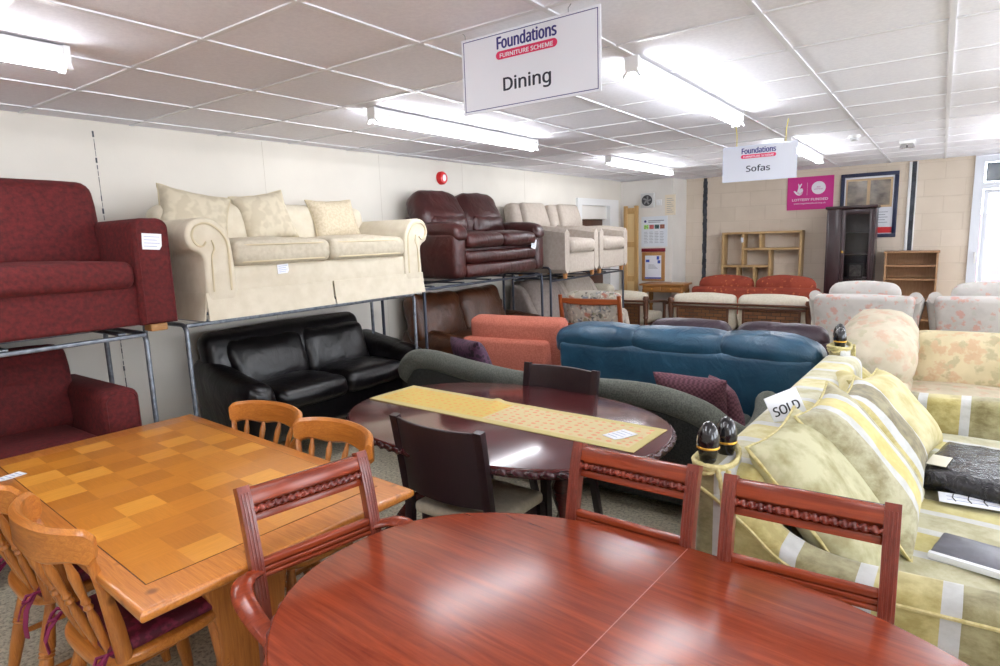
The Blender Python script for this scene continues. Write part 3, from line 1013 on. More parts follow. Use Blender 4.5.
M_seat = mat('cream_seat_cloth', srgb(206, 196, 176), srgb(192, 182, 162), rough=.9, scale=40)
def regency_chair(label, loc, rz, arms=False):
    t = thing('mahogany_chair', label, 'chair', loc, rz, 'red mahogany chairs around the oval table')
    for sx in (-1, 1):
        pts = [(sx * .19, .29, 0), (sx * .19, .24, .2), (sx * .19, .205, .44), (sx * .19, .205, .6), (sx * .19, .222, .75), (sx * .19, .255, .9), (sx * .19, .28, .972)]
        g = MB().tube(crom(pts, 5, False), .0195, 4 * 4, sq=(.95, .95), rf=lambda t_, a: 1 / max(abs(math.cos(a)), abs(math.sin(a))) ** .85)
        up = g.obj('back_upright', M_mahZ, t)
        g = MB()
        for k in (-1, 0, 1):
            g.tube([(sx * .19 + k * .009, y - .0205, z) for y, z in ((.212, .66), (.222, .75), (.255, .9), (.276, .96))], .0022, 6)
        g.obj('reeding', M_mahZ, up)
        fp = [(sx * .185, -.24, 0), (sx * .185, -.225, .2), (sx * .185, -.195, .44)]
        MB().tube(crom(fp, 4, False), [.014 + .008 * k / 8 for k in range(9)], 12).obj('front_leg', M_mahZ, t)
    g = MB()
    cr_ = []
    def rail(z0, z1, y0, y1, th):
        pr = [(y0 - th, z0), (y0 + th, z0), (y1 + th, z1), (y1 - th, z1)]
        return MB().prism(pr, -.175, .175, 'x')
    c1 = rail(.925, .965, .258, .272, .012)
    c1.prism([(.244, .872), (.268, .872), (.272, .893), (.25, .893)], -.175, .175, 'x')
    c1.prism([(.26, .885), (.27, .885), (.276, .93), (.264, .93)], -.175, .175, 'x')
    cr = c1.obj('crest_rail', M_mah, t, bevel=.003)
    MB().tube([(-.175 + .35 * k / 200, .2455, .9085) for k in range(201)], .0088, 10, rf=lambda t_, a: 1 + .3 * math.cos(2 * (a + t_ * 16 * PI))).obj('rope_moulding', M_rope, cr)
    md = MB().soft((.35, .022, .022), (0, .222, .757), .006, n=(1, 1, 1)).soft((.35, .018, .014), (0, .219, .737), .004, n=(1, 1, 1)).soft((.35, .02, .014), (0, .217, .721), .005, n=(1, 1, 1))
    md.obj('mid_rail', M_mah, t)
    MB().prism(superell(.205, .205, 6, 32), .4, .445, 'z', r=.006).obj('seat_rail', M_mah, t)
    MB().soft((.385, .385, .05), (0, -.005, .462), .02, puff=(0, 0, .018), n=(4, 4, 1)).obj('seat_pad', M_seat, t)
    if arms:
        for sx in (-1, 1):
            pts = [(sx * .19, .22, .735), (sx * .24, .18, .745), (sx * .266, .13, .738), (sx * .264, .06, .70), (sx * .25, -.05, .665), (sx * .23, -.12, .59), (sx * .21, -.12, .44)]
            MB().tube(crom(pts, 6, False), [.018] * 6 + [.021] * 12 + [.02] * 6 + [.017] * 13, 12, sq=(.75, 1.35)).obj('arm', M_mah, t)
    return t
regency_chair('red mahogany armchair with rope carved rail between the two front tables', (-1.262, 1.03, 0), 79, True)
regency_chair('red mahogany chair with rope carved rail before the end of the grey sofa', (-.735, 1.425, 0), -1)
regency_chair('red mahogany chair with rope carved rail against the striped sofa arm', (-.232, 1.41, 0), 2)

# ------------------------------------------------------------------ dark oval table and its chairs
ot = thing('dining_table', 'dark mahogany oval dining table with a yellow runner on it', 'dining table', (-1.77, 2.42, 0), -3)
OA, OB = .875, .605
MB().prism(superell(OA, OB, 2.25, 110), .728, .75, 'z', r=.007).obj('tabletop', M_dmah, ot)
pth = superell(OA, OB, 2.25, 480, -.002)
M_drope = mat('dark_carved_edge', srgb(70, 26, 34), srgb(48, 18, 24), rough=.25, scale=20, coat=.4)
MB().tube([(p[0], p[1], .728) for p in pth], .014, 10, True, rf=lambda t_, a: 1 + .3 * math.cos(2 * (a + t_ * 78 * PI))).obj('carved_edge', M_drope, ot)
MB().prism(superell(OA - .16, OB - .14, 2.4, 60), .65, .729, 'z').obj('apron', M_dmah, ot)
pedestal(ot, -.4, M_dmah); pedestal(ot, .4, M_dmah)

mr, nt, b = newmat('runner_brocade')
b.inputs['Roughness'].default_value = .85
v = coords(nt)
sp = N(nt, 'ShaderNodeSeparateXYZ'); nt.links.new(v, sp.inputs[0])
ax_ = mth(nt, 'ABSOLUTE', sp.outputs[1])
half = mth(nt, 'LESS_THAN', sp.outputs[0], -.02)
ground = mixc(nt, half, srgb(208, 190, 144), srgb(208, 180, 98))
vo = N(nt, 'ShaderNodeTexVoronoi'); vo.inputs['Scale'].default_value = 21; vo.inputs['Randomness'].default_value = .35
nt.links.new(coords(nt, (1, 1.25, 1)), vo.inputs['Vector'])
d = mth(nt, 'ADD', vo.outputs['Distance'], mth(nt, 'MULTIPLY', noise_tex(nt, v, 90, 2), .4))
spots = mth(nt, 'LESS_THAN', d, .47)
pat = mixc(nt, mth(nt, 'MULTIPLY', spots, .8), ground, mixc(nt, half, srgb(218, 134, 106), srgb(214, 152, 78)))
edge = mth(nt, 'MAXIMUM', mth(nt, 'GREATER_THAN', ax_, .135), mth(nt, 'GREATER_THAN', mth(nt, 'ABSOLUTE', sp.outputs[0]), .785))
nt.links.new(mixc(nt, edge, pat, srgb(198, 182, 124)), b.inputs['Base Color'])
vs, fs = [], []
nx, ny = 70, 8
for side in (0, 1):
    for i in range(nx + 1):
        for j in range(ny + 1):
            x, y = -.825 + 1.65 * i / nx, -.175 + .35 * j / ny
            z = .0018 * (1 if side == 0 else -1) + .002
            z += .011 * math.exp(-((x + .09 + .06 * (y / .175)) / .03) ** 2) * (.55 + .45 * y / .175)
            z += .0015 * noise.noise(V((x * 6, y * 6, 0)))
            vs.append((x, y, max(z, .0002 if side else .003)))
o_ = (nx + 1) * (ny + 1)
for i in range(nx):
    for j in range(ny):
        a = i * (ny + 1) + j
        fs.append([a, a + 1, a + ny + 2, a + ny + 1]); fs.append([o_ + a, o_ + a + 1, o_ + a + ny + 2, o_ + a + ny + 1])
for i in range(nx):
    for j in (0, ny):
        a = i * (ny + 1) + j
        fs.append([a, a + ny + 1, o_ + a + ny + 1, o_ + a])
for j in range(ny):
    for i in (0, nx):
        a = i * (ny + 1) + j
        fs.append([a, a + 1, o_ + a + 1, o_ + a])
ru = MB().add(vs, fs).obj('table_runner', mr, None)
ru.location = (-1.79, 2.468, .7502); ru.rotation_euler = (0, 0, R(-2.4))
tag(ru, 'yellow and cream patterned runner laid along the dark oval table', 'table runner')
price_tag('white paper ticket lying on the right end of the table runner', (-1.11, 2.43, .757), .09, .13, -22, -90)
price_tag('white paper slip at the far left edge of the parquet table', (-2.99, .74, .7605), .06, .09, 10, -90)

def dark_chair(label, loc, rz, zt=.9):
    t = thing('dark_dining_chair', label, 'chair', loc, rz, 'dark wood chairs at the oval table')
    for sx in (-1, 1):
        pts = [(sx * .228, .3, 0), (sx * .23, .235, .25), (sx * .232, .205, .45), (sx * .235, .225, .65), (sx * .237, .262, zt)]
        MB().tube(crom(pts, 5, False), .0185, 16, sq=(1.15, .85), rf=lambda t_, a: 1 / max(abs(math.cos(a)), abs(math.sin(a))) ** .85).obj('back_post', M_espr, t)
        MB().prism([(-.021, -.021), (.021, -.021), (.021, .021), (-.021, .021)], 0, .43, 'z', r=.003, M=Matrix.Translation((sx * .2, -.19, 0))).obj('front_leg', M_espr, t)
    def warp(p):
        u = p.x / .225
        z = p.z
        return (p.x, p.y + .225 + (.037 * ((z - .65) / .25) if z > .65 else -.01 * (.65 - z) / .1) + .042 * (1 - u * u), z)
    g = MB().soft((.45, .016, zt - .565), (0, 0, 0), .004, n=(14, 1, 6), fn=lambda p: warp(V((p.x, p.y, p.z + (zt + .55) / 2))))
    g.obj('backrest', M_espr, t)
    MB().prism(superell(.215, .2, 7, 28), .38, .43, 'z', r=.004).obj('seat_frame', M_espr, t)
    MB().soft((.44, .41, .055), (0, -.005, .455), .022, puff=(0, 0, .016), n=(4, 4, 1)).obj('seat_pad', M_seat, t)
    return t
dark_chair('dark wood dining chair with curved solid back on the near side of the oval table', (-1.64, 2.065, 0), 178)
dark_chair('dark wood dining chair on the far side of the oval table before the grey sofa', (-1.785, 2.785, 0), -4, .885)
# ------------------------------------------------------------------ display racks
def rack(y0, y1, zt, label, m, fx=-3.58, rx=-4.1, ze=None):
    t = thing('display_rack', label, 'display rack', (0, (y0 + y1) / 2, 0), 0, 'metal racks along the left wall')
    h = (y1 - y0) / 2
    for sy in (-1, 1):
        y = sy * h
        r_ = .05
        zs, zt = zt, (ze or zt)
        pts = [(fx, y, 0), (fx, y, zt - r_ - .02)] + [(fx - r_ + r_ * math.cos(a), y, zt - r_ - .02 + r_ * math.sin(a)) for a in (PI / 8, PI / 4, 3 * PI / 8, PI / 2)]
        pts += [(rx + r_ + r_ * math.cos(a), y, zt - r_ - .02 + r_ * math.sin(a)) for a in (PI / 2, 5 * PI / 8, 3 * PI / 4, 7 * PI / 8, PI)] + [(rx, y, 0)]
        zt = zs
        MB().tube(pts, .0135, 10).obj('end_frame', m, t)
    for xx in (fx, rx):
        MB().soft((.022, 2 * h, .022), (xx, 0, zt - .025), .004, n=(1, 1, 1)).obj('rail', m, t)
    for k in range(5):
        MB().soft((rx - fx, .04, .012) if rx > fx else (fx - rx, .04, .012), ((fx + rx) / 2, -h + .12 + (2 * h - .24) * k / 4, zt - .008), .003, n=(1, 1, 1)).obj('cross_slat', m, t)
    return t
rack(-.75, 1.58, 1.2, 'metal rack holding up the top red sofa', M_steel)
rack(1.81, 3.74, 1.215, 'metal rack holding up the cream sofa', M_steel)
rack(3.87, 5.79, 1.245, 'dark metal rack under the burgundy recliner sofa', M_dsteel)
rack(5.98, 7.95, 1.15, 'dark metal rack under the two beige tub chairs', M_dsteel, ze=1.3)

# ------------------------------------------------------------------ red sofas at the left
M_redf = mat('red_chenille', srgb(98, 19, 20), srgb(70, 10, 12), rough=.85, scale=45, detail=5, sheen=.15, bs=90, bstr=.3, bdist=.004)
M_beech = wood('beech_block', srgb(176, 128, 74), srgb(150, 104, 56), rough=.5)
def rrect(x0, x1, z0, z1, r_, n=5):
    return [(x0, z0), (x1, z0)] + [(x1 - r_ + r_ * math.cos(a), z1 - r_ + r_ * math.sin(a)) for a in [PI / 2 * k / n for k in range(n + 1)]] + \
           [(x0 + r_ + r_ * math.cos(a), z1 - r_ + r_ * math.sin(a)) for a in [PI / 2 + PI / 2 * k / n for k in range(n + 1)]]
def red_sofa(label, loc, rz, low=False):
    t = thing('red_sofa', label, 'sofa', loc, rz, 'dark red sofas on the left')
    s = .5 if low else 0        # the lower sofa stands on a taller plinth
    z = .29 if low else 0
    MB().soft((1.74, .76, .22), (0, .0, .15 + z), .02, n=(4, 2, 2)).obj('base', M_redf, t)
    for sx in (-1, 1):
        MB().prism(rrect(-.095, .095, .04 + z, .61 + z, .055), -.425, .36, 'y', r=.028, M=Matrix.Translation((sx * .905, 0, 0))).obj('arm', M_redf, t)
        a = bpy.data.objects[-1] if False else t.children[-1]
        out = rrect(-.078, .078, .05 + z, .592 + z, .05)
        MB().tube([(sx * .905 + p[0], -.424, p[1]) for p in out[1:] + [out[0]]], .004, 6).obj('piping', M_redf, a)
        MB().soft((.8, .66, .14), (sx * .405, -.09, .315 + z), .045, puff=(0, .0, .02), n=(6, 5, 2), wr=.004, seed=sx).obj('seat_cushion', M_redf, t)
        MB().soft((.82, .24, .50), (0, 0, 0), .07, puff=(0, .03, .01), n=(6, 2, 5), flat=False, wr=.006, seed=sx + 4,
                  M=xf((sx * (.455 if low else .45), .16, .58 + z), rx=-13)).obj('back_cushion', M_redf, t)
        for sy in (-1, 1):
            MB().soft((.09, .08, .04 + z), (sx * .9, sy * .33 - .03, (.04 + z) / 2), .006, n=(1, 1, 1)).obj('foot', M_beech, t)
    MB().soft((1.78, .16, .74), (0, .33, .42 + z), .05, n=(5, 1, 4)).obj('back', M_redf, t)
    return t
red_sofa('dark red sofa on top of the rack at the left edge', (-3.87, .71, 1.2), 90)
red_sofa('dark red sofa in shadow under the rack, behind the parquet table', (-3.98, .50, 0), 90, True)
price_tag('white ticket pinned to the front of the top red sofa arm', (-3.444, 1.61, 1.685), .1, .085, 88, 0, 4)

# ------------------------------------------------------------------ cream sofa
M_crm = mat('cream_damask', srgb(214, 204, 184), srgb(205, 194, 172), rough=.8, scale=12, bs=160, bstr=.2, sheen=.2)
M_crmc = mat('cream_seat_damask', srgb(198, 188, 168), srgb(184, 173, 152), rough=.8, scale=30, bs=25, bstr=.25, sheen=.2)
M_crmp = mat('cream_cord', srgb(206, 192, 160), rough=.8)
t = thing('cream_sofa', 'cream scroll arm sofa with skirt on top of the rack', 'sofa', (-3.85, 2.81, 1.215), 90)
MB().soft((1.72, .74, .18), (0, -.01, .22), .02, n=(4, 2, 1)).obj('base', M_crm, t)
def skirt(x0, x1):
    n = 16
    out = []
    g = MB()
    vs, fs = [], []
    for i in range(n + 1):
        x = x0 + (x1 - x0) * i / n
        for (y, z) in ((-.392, .165), (-.398, .08), (-.412 - .004 * math.sin(x * 9), .002), (-.404 - .004 * math.sin(x * 9), .002), (-.39, .08), (-.384, .165)):
            vs.append((x, y, z))
    for i in range(n):
        for k in range(6):
            l = (k + 1) % 6
            fs.append([i * 6 + k, i * 6 + l, i * 6 + 6 + l, i * 6 + 6 + k])
    fs.append(list(range(6))); fs.append([n * 6 + k for k in range(6)])
    return g.add(vs, fs)
for a, c_ in ((-.925, -.008), (.008, .925)):
    skirt(a, c_).obj('skirt_panel', M_crm, t)
for sx in (-1, 1):
    g = MB(); vs = []
    for (o_, z) in ((.925, .165), (.932, .08), (.948, .002), (.94, .002), (.924, .08), (.917, .165)):
        vs += [(sx * o_, -.385, z), (sx * o_, .38, z)]
    g.add(vs, [[2 * k, 2 * k + 1, (2 * k + 3) % 12, (2 * k + 2) % 12] for k in range(6)] + [[0, 2, 4, 6, 8, 10], [1, 3, 5, 7, 9, 11]])
    g.obj('skirt_panel', M_crm, t)
    sc = crom([(.735, .1, 0), (.735, .42, 0), (.765, .52, 0), (.825, .582, 0), (.9, .6, 0), (.975, .575, 0), (1.01, .50, 0), (.985, .425, 0), (.935, .395, 0), (.912, .34, 0), (.906, .1, 0)], 4)
    sc = [(p.x * sx, max(.1, p.y)) for p in sc]
    arm = MB().prism(sc, -.395, .30, 'y', r=.018).obj('arm', M_crm, t)
    ps = crom([(.765, .17, 0), (.765, .42, 0), (.79, .5, 0), (.84, .55, 0), (.9, .568, 0), (.955, .545, 0), (.975, .495, 0), (.955, .45, 0), (.92, .435, 0), (.895, .46, 0)], 5, False)
    MB().tube([(p.x * sx, -.398, p.y) for p in ps], .0065, 8, rf=lambda t_, a: 1 + .2 * math.cos(a * 2 + t_ * 300)).obj('rope_trim', M_crmp, arm)
    ps2 = crom([(.875, .17, 0), (.87, .36, 0), (.85, .42, 0), (.86, .47, 0)], 5, False)
    MB().tube([(p.x * sx, -.398, p.y) for p in ps2], .0055, 8, rf=lambda t_, a: 1 + .2 * math.cos(a * 2 + t_ * 200)).obj('rope_trim', M_crmp, arm)
    cu = MB().soft((.735, .66, .15), (sx * .366, -.08, .385), .05, puff=(0, 0, .03), n=(7, 6, 2), flat=False, wr=.006, seed=sx * 3 + 9).obj('seat_cushion', M_crmc, t)
    MB().tube([(sx * .366 + x, y, .335 - .003) for x, y in superell(.362, .326, 9, 60)], .0055, 6, True, M=Matrix.Translation((0, -.08, 0))).obj('piping', M_crmp, cu)
    MB().tube([(sx * .366 + x, y, .435) for x, y in superell(.362, .326, 9, 60)], .0055, 6, True, M=Matrix.Translation((0, -.08, 0))).obj('piping', M_crmp, cu)
def camel(p):
    return (p.x, p.y, p.z + (.02 * (1 - (p.x / .86) ** 2) if p.z > 0 else 0))
MB().soft((1.74, .2, .5), (0, 0, 0), .07, puff=(0, .02, 0), n=(10, 2, 4), fn=camel, M=xf((0, .27, .46), rx=-9)).obj('back', M_crm, t)

def cushion(label, loc, rz, tilt, w_, h_, t_, m, pm=None, roll=0, name='scatter_cushion', group=None, pinch=.1, wr=.006, seed=0, tassel=False):
    """loose cushion standing on its lower edge, face to local -y, leaning back by tilt; origin at its lower edge"""
    o = bpy.data.objects.new(name, None)
    COL.objects.link(o); o.empty_display_size = .1
    o.location = loc; o.rotation_euler = (0, 0, R(rz))
    tag(o, label, 'cushion', group)
    Mx = xf(rx=-tilt) @ Matrix.Translation((0, 0, h_ / 2)) @ xf(ry=roll) @ xf(rx=90)
    MB().pillow(w_, h_, t_, Mx, 14, pinch, wr=wr, seed=seed).obj('cover', m, o)
    if pm:
        pts = []
        for k in range(80):
            a = k / 80 * 4
            sd, f = int(a), (a - int(a)) * 2 - 1
            u, v_ = [(f, -1), (1, f), (-f, 1), (-1, -f)][sd]
            pts.append((u * w_ / 2 * (1 - pinch * (1 - v_ * v_)), v_ * h_ / 2 * (1 - pinch * (1 - u * u)), 0))
        MB().tube(pts, .0055, 6, True, M=Mx, rf=lambda q, a: 1 + .2 * math.cos(2 * a + q * 400)).obj('piping', pm, o)
    return o
M_cush1 = mat('cream_swirl', srgb(206, 195, 172), srgb(192, 180, 156), rough=.7, scale=16, detail=1, lo=.44, hi=.56, sheen=.2)
M_cush2 = mat('cream_diamond', srgb(208, 194, 168), srgb(196, 181, 154), rough=.8, scale=60, lo=.45, hi=.55)
G = 'scatter cushions along the cream sofa'
cushion('cream swirl cushion at the left end of the cream sofa beside the red arm', (-3.99, 2.17, 1.655), 80, 16, .46, .38, .15, M_cush1, M_crmp, 12, group=G)
cushion('cream swirl cushion in the middle of the cream sofa', (-3.99, 2.70, 1.665), 84, 16, .42, .37, .15, M_cush1, M_crmp, -9, group=G, seed=3)
cushion('cream diamond woven cushion at the right end of the cream sofa', (-3.97, 3.33, 1.665), 90, 18, .46, .34, .14, M_cush2, M_crmp, -2, group=G, seed=5)
price_tag('paper ticket on the front of the cream sofa below its seat', (-3.466, 2.42, 1.49), .085, .06, 92, 0, -3)

# ------------------------------------------------------------------ burgundy recliner sofa on the rack
M_bur = leather('burgundy_leather', srgb(70, 28, 26), srgb(48, 18, 18), .34, 7, .4)
t = thing('recliner_sofa', 'two seat burgundy leather recliner sofa on top of the rack', 'sofa', (-3.885, 4.99, 1.245), 90)
MB().soft((1.3, .66, .3), (0, .03, .19), .03, n=(4, 2, 2)).obj('base', M_bur, t)
for sx in (-1, 1):
    arm = MB().soft((.17, .76, .43), (sx * .675, .0, .25), .05, puff=(.02, 0, 0), n=(2, 5, 4), wr=.004, seed=sx).obj('arm', M_bur, t)
    MB().soft((.2, .80, .13), (sx * .665, -.0, .47), .06, puff=(0, 0, .02), n=(2, 7, 2), flat=False, wr=.008, seed=sx + 7,
              fn=lambda p: (p.x, p.y, p.z - (.05 * ((-p.y - .25) / .15) ** 2 if p.y < -.25 else 0))).obj('arm_pad', M_bur, arm)
    MB().soft((.58, .6, .14), (sx * .293, -.1, .375), .06, puff=(0, .015, .025), n=(5, 5, 2), wr=.007, seed=sx + 3).obj('seat_cushion', M_bur, t)
    def lean(p):
        return (p.x * (1 - .12 * max(0, p.z / .28) ** 2), p.y + .02 * math.cos(p.z * 16) * -1, p.z)
    bc = MB().soft((.66, .22, .56), (0, 0, 0), .09, puff=(0, .05, .02), n=(7, 3, 8), flat=False, wr=.012, wf=9, seed=sx + 11, fn=lean,
                   M=xf((sx * .325, .2, .575), rx=-12)).obj('back_cushion', M_bur, t)
    MB().soft((.52, .12, .2), (0, 0, 0), .055, puff=(0, .03, 0), n=(6, 2, 3), wr=.012, wf=12, seed=sx + 15, M=xf((sx * .32, .075, .53), rx=-10)).obj('lumbar_roll', M_bur, bc)
for k, (z, hh) in enumerate(((.225, .12), (.1, .13))):
    MB().soft((1.19, .1, hh), (0, -.335, z), .045, puff=(0, .012, 0), n=(12, 1, 2), wr=.006, wf=10, seed=20 + k).obj('footrest_roll', M_bur, t)
MB().soft((1.2, .1, .5), (0, .36, .37), .04, n=(4, 1, 4)).obj('back_panel', M_bur, t)
price_tag('white ticket hanging at the seat corner of the burgundy recliner', (-3.5, 5.52, 1.56), .1, .1, 92, 0, 10)

# ------------------------------------------------------------------ beige tub chairs
M_bei = mat('beige_weave', srgb(182, 171, 160), srgb(172, 160, 148), rough=.9, scale=30, bs=200, bstr=.2, sheen=.15)
M_leg = wood('light_leg_wood', srgb(206, 148, 92), srgb(184, 124, 70), axis=2, rough=.4)
def tub(label, loc, rz, tall=True, group='beige tub chairs on the rack'):
    t = thing('tub_chair', label, 'armchair', loc, rz, group)
    HW, D0, D1 = .36, -.40, .32
    path = [(-HW, D0, 0), (-HW, -.1, 0)] + [(-HW, .1, 0)] + [(-HW + .2 - .2 * math.cos(a), D1 - .2 + .2 * math.sin(a), 0) for a in [PI / 2 * k / 5 for k in range(6)]]
    path += [(-x, y, 0) for x, y, _ in reversed(path)]
    zt = lambda u: .60 + (.05 * (1 - (abs(u) / .5) ** 2) if abs(u) < .5 else 0) - (.045 * ((abs(u) - .9) / .1) ** 2 if abs(u) > .9 else 0)
    MB().board(path, .105, zt, lambda u: .0 + .06, rnd=.045).obj('shell', M_bei, t)
    MB().soft((.63, .1, .23), (0, -.35, .175), .02, n=(3, 1, 2)).obj('front_panel', M_bei, t)
    MB().soft((.6, .6, .12), (0, -.06, .24), .03, n=(3, 3, 1)).obj('seat_base', M_bei, t)
    MB().soft((.60, .66, .15), (0, -.095, .365), .05, puff=(0, .02, .03), n=(6, 6, 2), wr=.003).obj('seat_cushion', M_bei, t)
    if tall:
        bk = MB().soft((.80, .16, .56), (0, 0, 0), .06, puff=(0, .02, 0), n=(5, 2, 5), M=xf((-.03, .34, .61), rx=-14), fn=lambda p: (p.x * (1 - .16 * (p.z + .28) / .56), p.y, p.z)).obj('back', M_bei, t)
        MB().soft((.56, .1, .32), (0, 0, 0), .045, puff=(0, .03, 0), n=(5, 2, 4), M=xf((.02, .275, .735), rx=-16), fn=lambda p: (p.x * (1 - .1 * (p.z + .15) / .3), p.y, p.z)).obj('head_cushion', M_bei, bk)
    for sx in (-1, 1):
        for sy in (-.35, .26):
            MB().turned((sx * .33, sy, 0), (sx * .33, sy, .07), [(0, .022), (1, .028)], 12).obj('leg', M_leg, t)
    return t
tub('beige tub chair on the rack beside the burgundy recliner', (-3.80, 6.42, 1.15), 90)
tub('beige tub chair on the rack nearest the doorway', (-3.82, 7.32, 1.15), 90)

# ------------------------------------------------------------------ black leather sofa
M_blk = leather('black_leather', srgb(19, 16, 19), srgb(11, 9, 12), .3, 7, .22)
t = thing('leather_sofa', 'black leather two seat sofa under the cream sofa', 'sofa', (-3.95, 3.0, 0), 90)
MB().soft((1.42, .62, .24), (0, 0, .44), .03, n=(4, 2, 2)).obj('base', M_blk, t)
for sx in (-1, 1):
    def aw(p, sx=sx):
        u = (p.z + .23) / .46
        k = max(0, (p.y + .38) / .76)
        drop = .11 * k ** 1.3
        return (p.x + sx * .055 * u * u, p.y - .02 * u, p.z + drop * u - .03 * (1 - k) * u)
    MB().soft((.21, .76, .46), (sx * .70, -.0, .53), .085, puff=(.02, .02, .01), n=(3, 7, 5), fn=aw, wr=.008, wf=9, seed=sx + 2).obj('arm', M_blk, t)
    MB().soft((.60, .60, .16), (sx * .302, -.07, .575), .06, puff=(0, .02, .03), n=(6, 6, 2), wr=.008, wf=8, seed=sx + 5).obj('seat_cushion', M_blk, t)
    MB().soft((.64, .17, .40), (0, 0, 0), .075, puff=(0, .03, 0), n=(8, 2, 6), wr=.013, wf=11, seed=sx + 8, M=xf((sx * .315 - .03, .15, .775), rx=-17)).obj('back_cushion', M_blk, t)
    for sy in (-.27, .25):
        MB().turned((sx * .68, sy, 0), (sx * .68, sy, .33), [(0, .022), (1, .028)], 10).obj('foot', M_dsteel, t)
MB().soft((1.42, .18, .36), (0, 0, 0), .085, puff=(0, .02, .012), n=(10, 2, 4), wr=.005, seed=31, M=xf((-.09, .235, .865), rx=-16)).obj('back_top', M_blk, t)
MB().soft((1.4, .12, .5), (0, .27, .62), .05, n=(6, 1, 4), fn=lambda p: (p.x, p.y + .06 * (p.z + .25), p.z)).obj('back_panel', M_blk, t)

# ------------------------------------------------------------------ brown leather sofa in the lower tier
M_brn = leather('brown_leather', srgb(88, 50, 28), srgb(60, 32, 18), .34, 8, .45)
t = thing('leather_sofa', 'brown leather sofa under the burgundy recliner', 'sofa', (-3.95, 5.15, 0), 90)
MB().soft((1.5, .66, .3), (0, 0, .42), .03, n=(4, 2, 2)).obj('base', M_brn, t)
for sx in (-1, 1):
    MB().soft((.22, .74, .44), (sx * .785, -.01, .49), .09, puff=(.01, 0, .02), n=(3, 6, 4), wr=.007, seed=sx + 40, fn=lambda p: (p.x, p.y, p.z + .07 * (p.y + .37) / .74 * (p.z + .22) / .44)).obj('arm', M_brn, t)
    MB().soft((.66, .6, .16), (sx * .335, -.08, .60), .06, puff=(0, .01, .03), n=(5, 5, 2), wr=.008, seed=sx + 44).obj('seat_cushion', M_brn, t)
    MB().soft((.72, .2, .50), (0, 0, 0), .075, puff=(0, .06, 0), n=(8, 3, 7), flat=False, wr=.02, wf=9, seed=sx + 47,
              M=xf((sx * .36 - .19, .17, .86), rx=-16, ry=sx * -2)).obj('back_cushion', M_brn, t)
    for sy in (-.28, .26):
        MB().turned((sx * .72, sy, 0), (sx * .72, sy, .29), [(0, .022), (1, .028)], 10).obj('foot', M_dsteel, t)
MB().soft((1.56, .12, .66), (0, .31, .6), .05, n=(5, 1, 4)).obj('back_panel', M_brn, t)

# beige chairs in the lower tier at the far end
M_tau = mat('taupe_weave', srgb(150, 138, 132), srgb(138, 126, 120), rough=.9, scale=30, bs=150, bstr=.2)
def wing(label, loc, rz, m, name):
    t = thing(name, label, 'armchair', loc, rz)
    MB().soft((.74, .6, .3), (0, -.0, .3), .03, n=(3, 2, 2)).obj('base', m, t)
    for sx in (-1, 1):
        pr = crom([(-.36, .1, 0), (-.36, .5, 0), (-.3, .6, 0), (-.16, .585, 0), (.0, .66, 0), (.1, .82, 0), (.2, 1.0, 0), (.34, 1.06, 0), (.38, .9, 0), (.36, .1, 0)], 4)
        MB().prism([(p.x, p.y) for p in pr], sx * .41 - .06, sx * .41 + .06, 'x', r=.03).obj('winged_arm', m, t)
        for sy in (-.25, .25):
            MB().turned((sx * .34, sy, 0), (sx * .34, sy, .16), [(0, .02), (1, .026)], 10).obj('foot', M_leg, t)
    MB().soft((.70, .6, .15), (0, -.07, .50), .05, puff=(0, .02, .03), n=(5, 5, 2)).obj('seat_cushion', m, t)
    MB().soft((.70, .18, .58), (0, 0, 0), .07, puff=(0, .04, 0), n=(5, 2, 5), M=xf((0, .2, .82), rx=-14)).obj('back_cushion', m, t)
    return t
wing('taupe wing armchair in the lower tier behind the dark rack posts', (-3.84, 6.54, 0), 90, M_tau, 'wing_armchair')
wing('grey beige wing armchair in the lower tier under the second tub chair', (-3.84, 7.45, 0), 90, M_bei, 'wing_armchair')
# ------------------------------------------------------------------ grey green roll back sofa (its back to us)
M_grn = mat('grey_green_chenille', srgb(98, 100, 92), srgb(74, 76, 70), rough=.9, scale=120, detail=3, lo=.42, hi=.58, bs=220, bstr=.35, sheen=.35)
t = thing('roll_back_sofa', 'grey green chenille roll back sofa behind the dark oval table', 'sofa', (-2.03, 3.70, 0), 180)
ctl = [(-1.20, -.32, .50), (-1.22, -.25, .57), (-1.26, -.05, .56), (-1.275, .15, .53), (-1.24, .32, .50), (-1.14, .40, .56), (-1.0, .42, .65), (-.7, .42, .708), (-.2, .42, .697), (.2, .42, .69), (.6, .42, .725),
       (.95, .42, .768), (1.14, .42, .75), (1.26, .37, .64), (1.30, .2, .56), (1.28, .0, .57), (1.26, -.2, .60), (1.24, -.32, .55)]
cur = crom(ctl, 5, False)
n_ = len(cur)
MB().tube(cur, [.05 + .025 * min(1, min(i, n_ - 1 - i) / 5) for i in range(n_)], 16, rf=lambda q, a: 1).obj('roll', M_grn, t)
base = [V((p.x * .985, p.y * .96 - .0, 0)) for p in cur]
g = MB()
zz_ = [p.z - .05 for p in cur]
g.board([(p.x, p.y, 0) for p in base], .07, lambda u: zz_[min(n_ - 1, max(0, round((u + 1) / 2 * (n_ - 1))))], lambda u: .08, rnd=.02)
g.obj('back_panel', mat('black_green_chenille', srgb(52, 54, 52), srgb(34, 36, 36), rough=.95, scale=110, lo=.42, hi=.58, bs=200, bstr=.3), t)
MB().soft((2.44, .62, .26), (.03, .03, .2), .05, n=(6, 4, 2)).obj('base', M_grn, t)
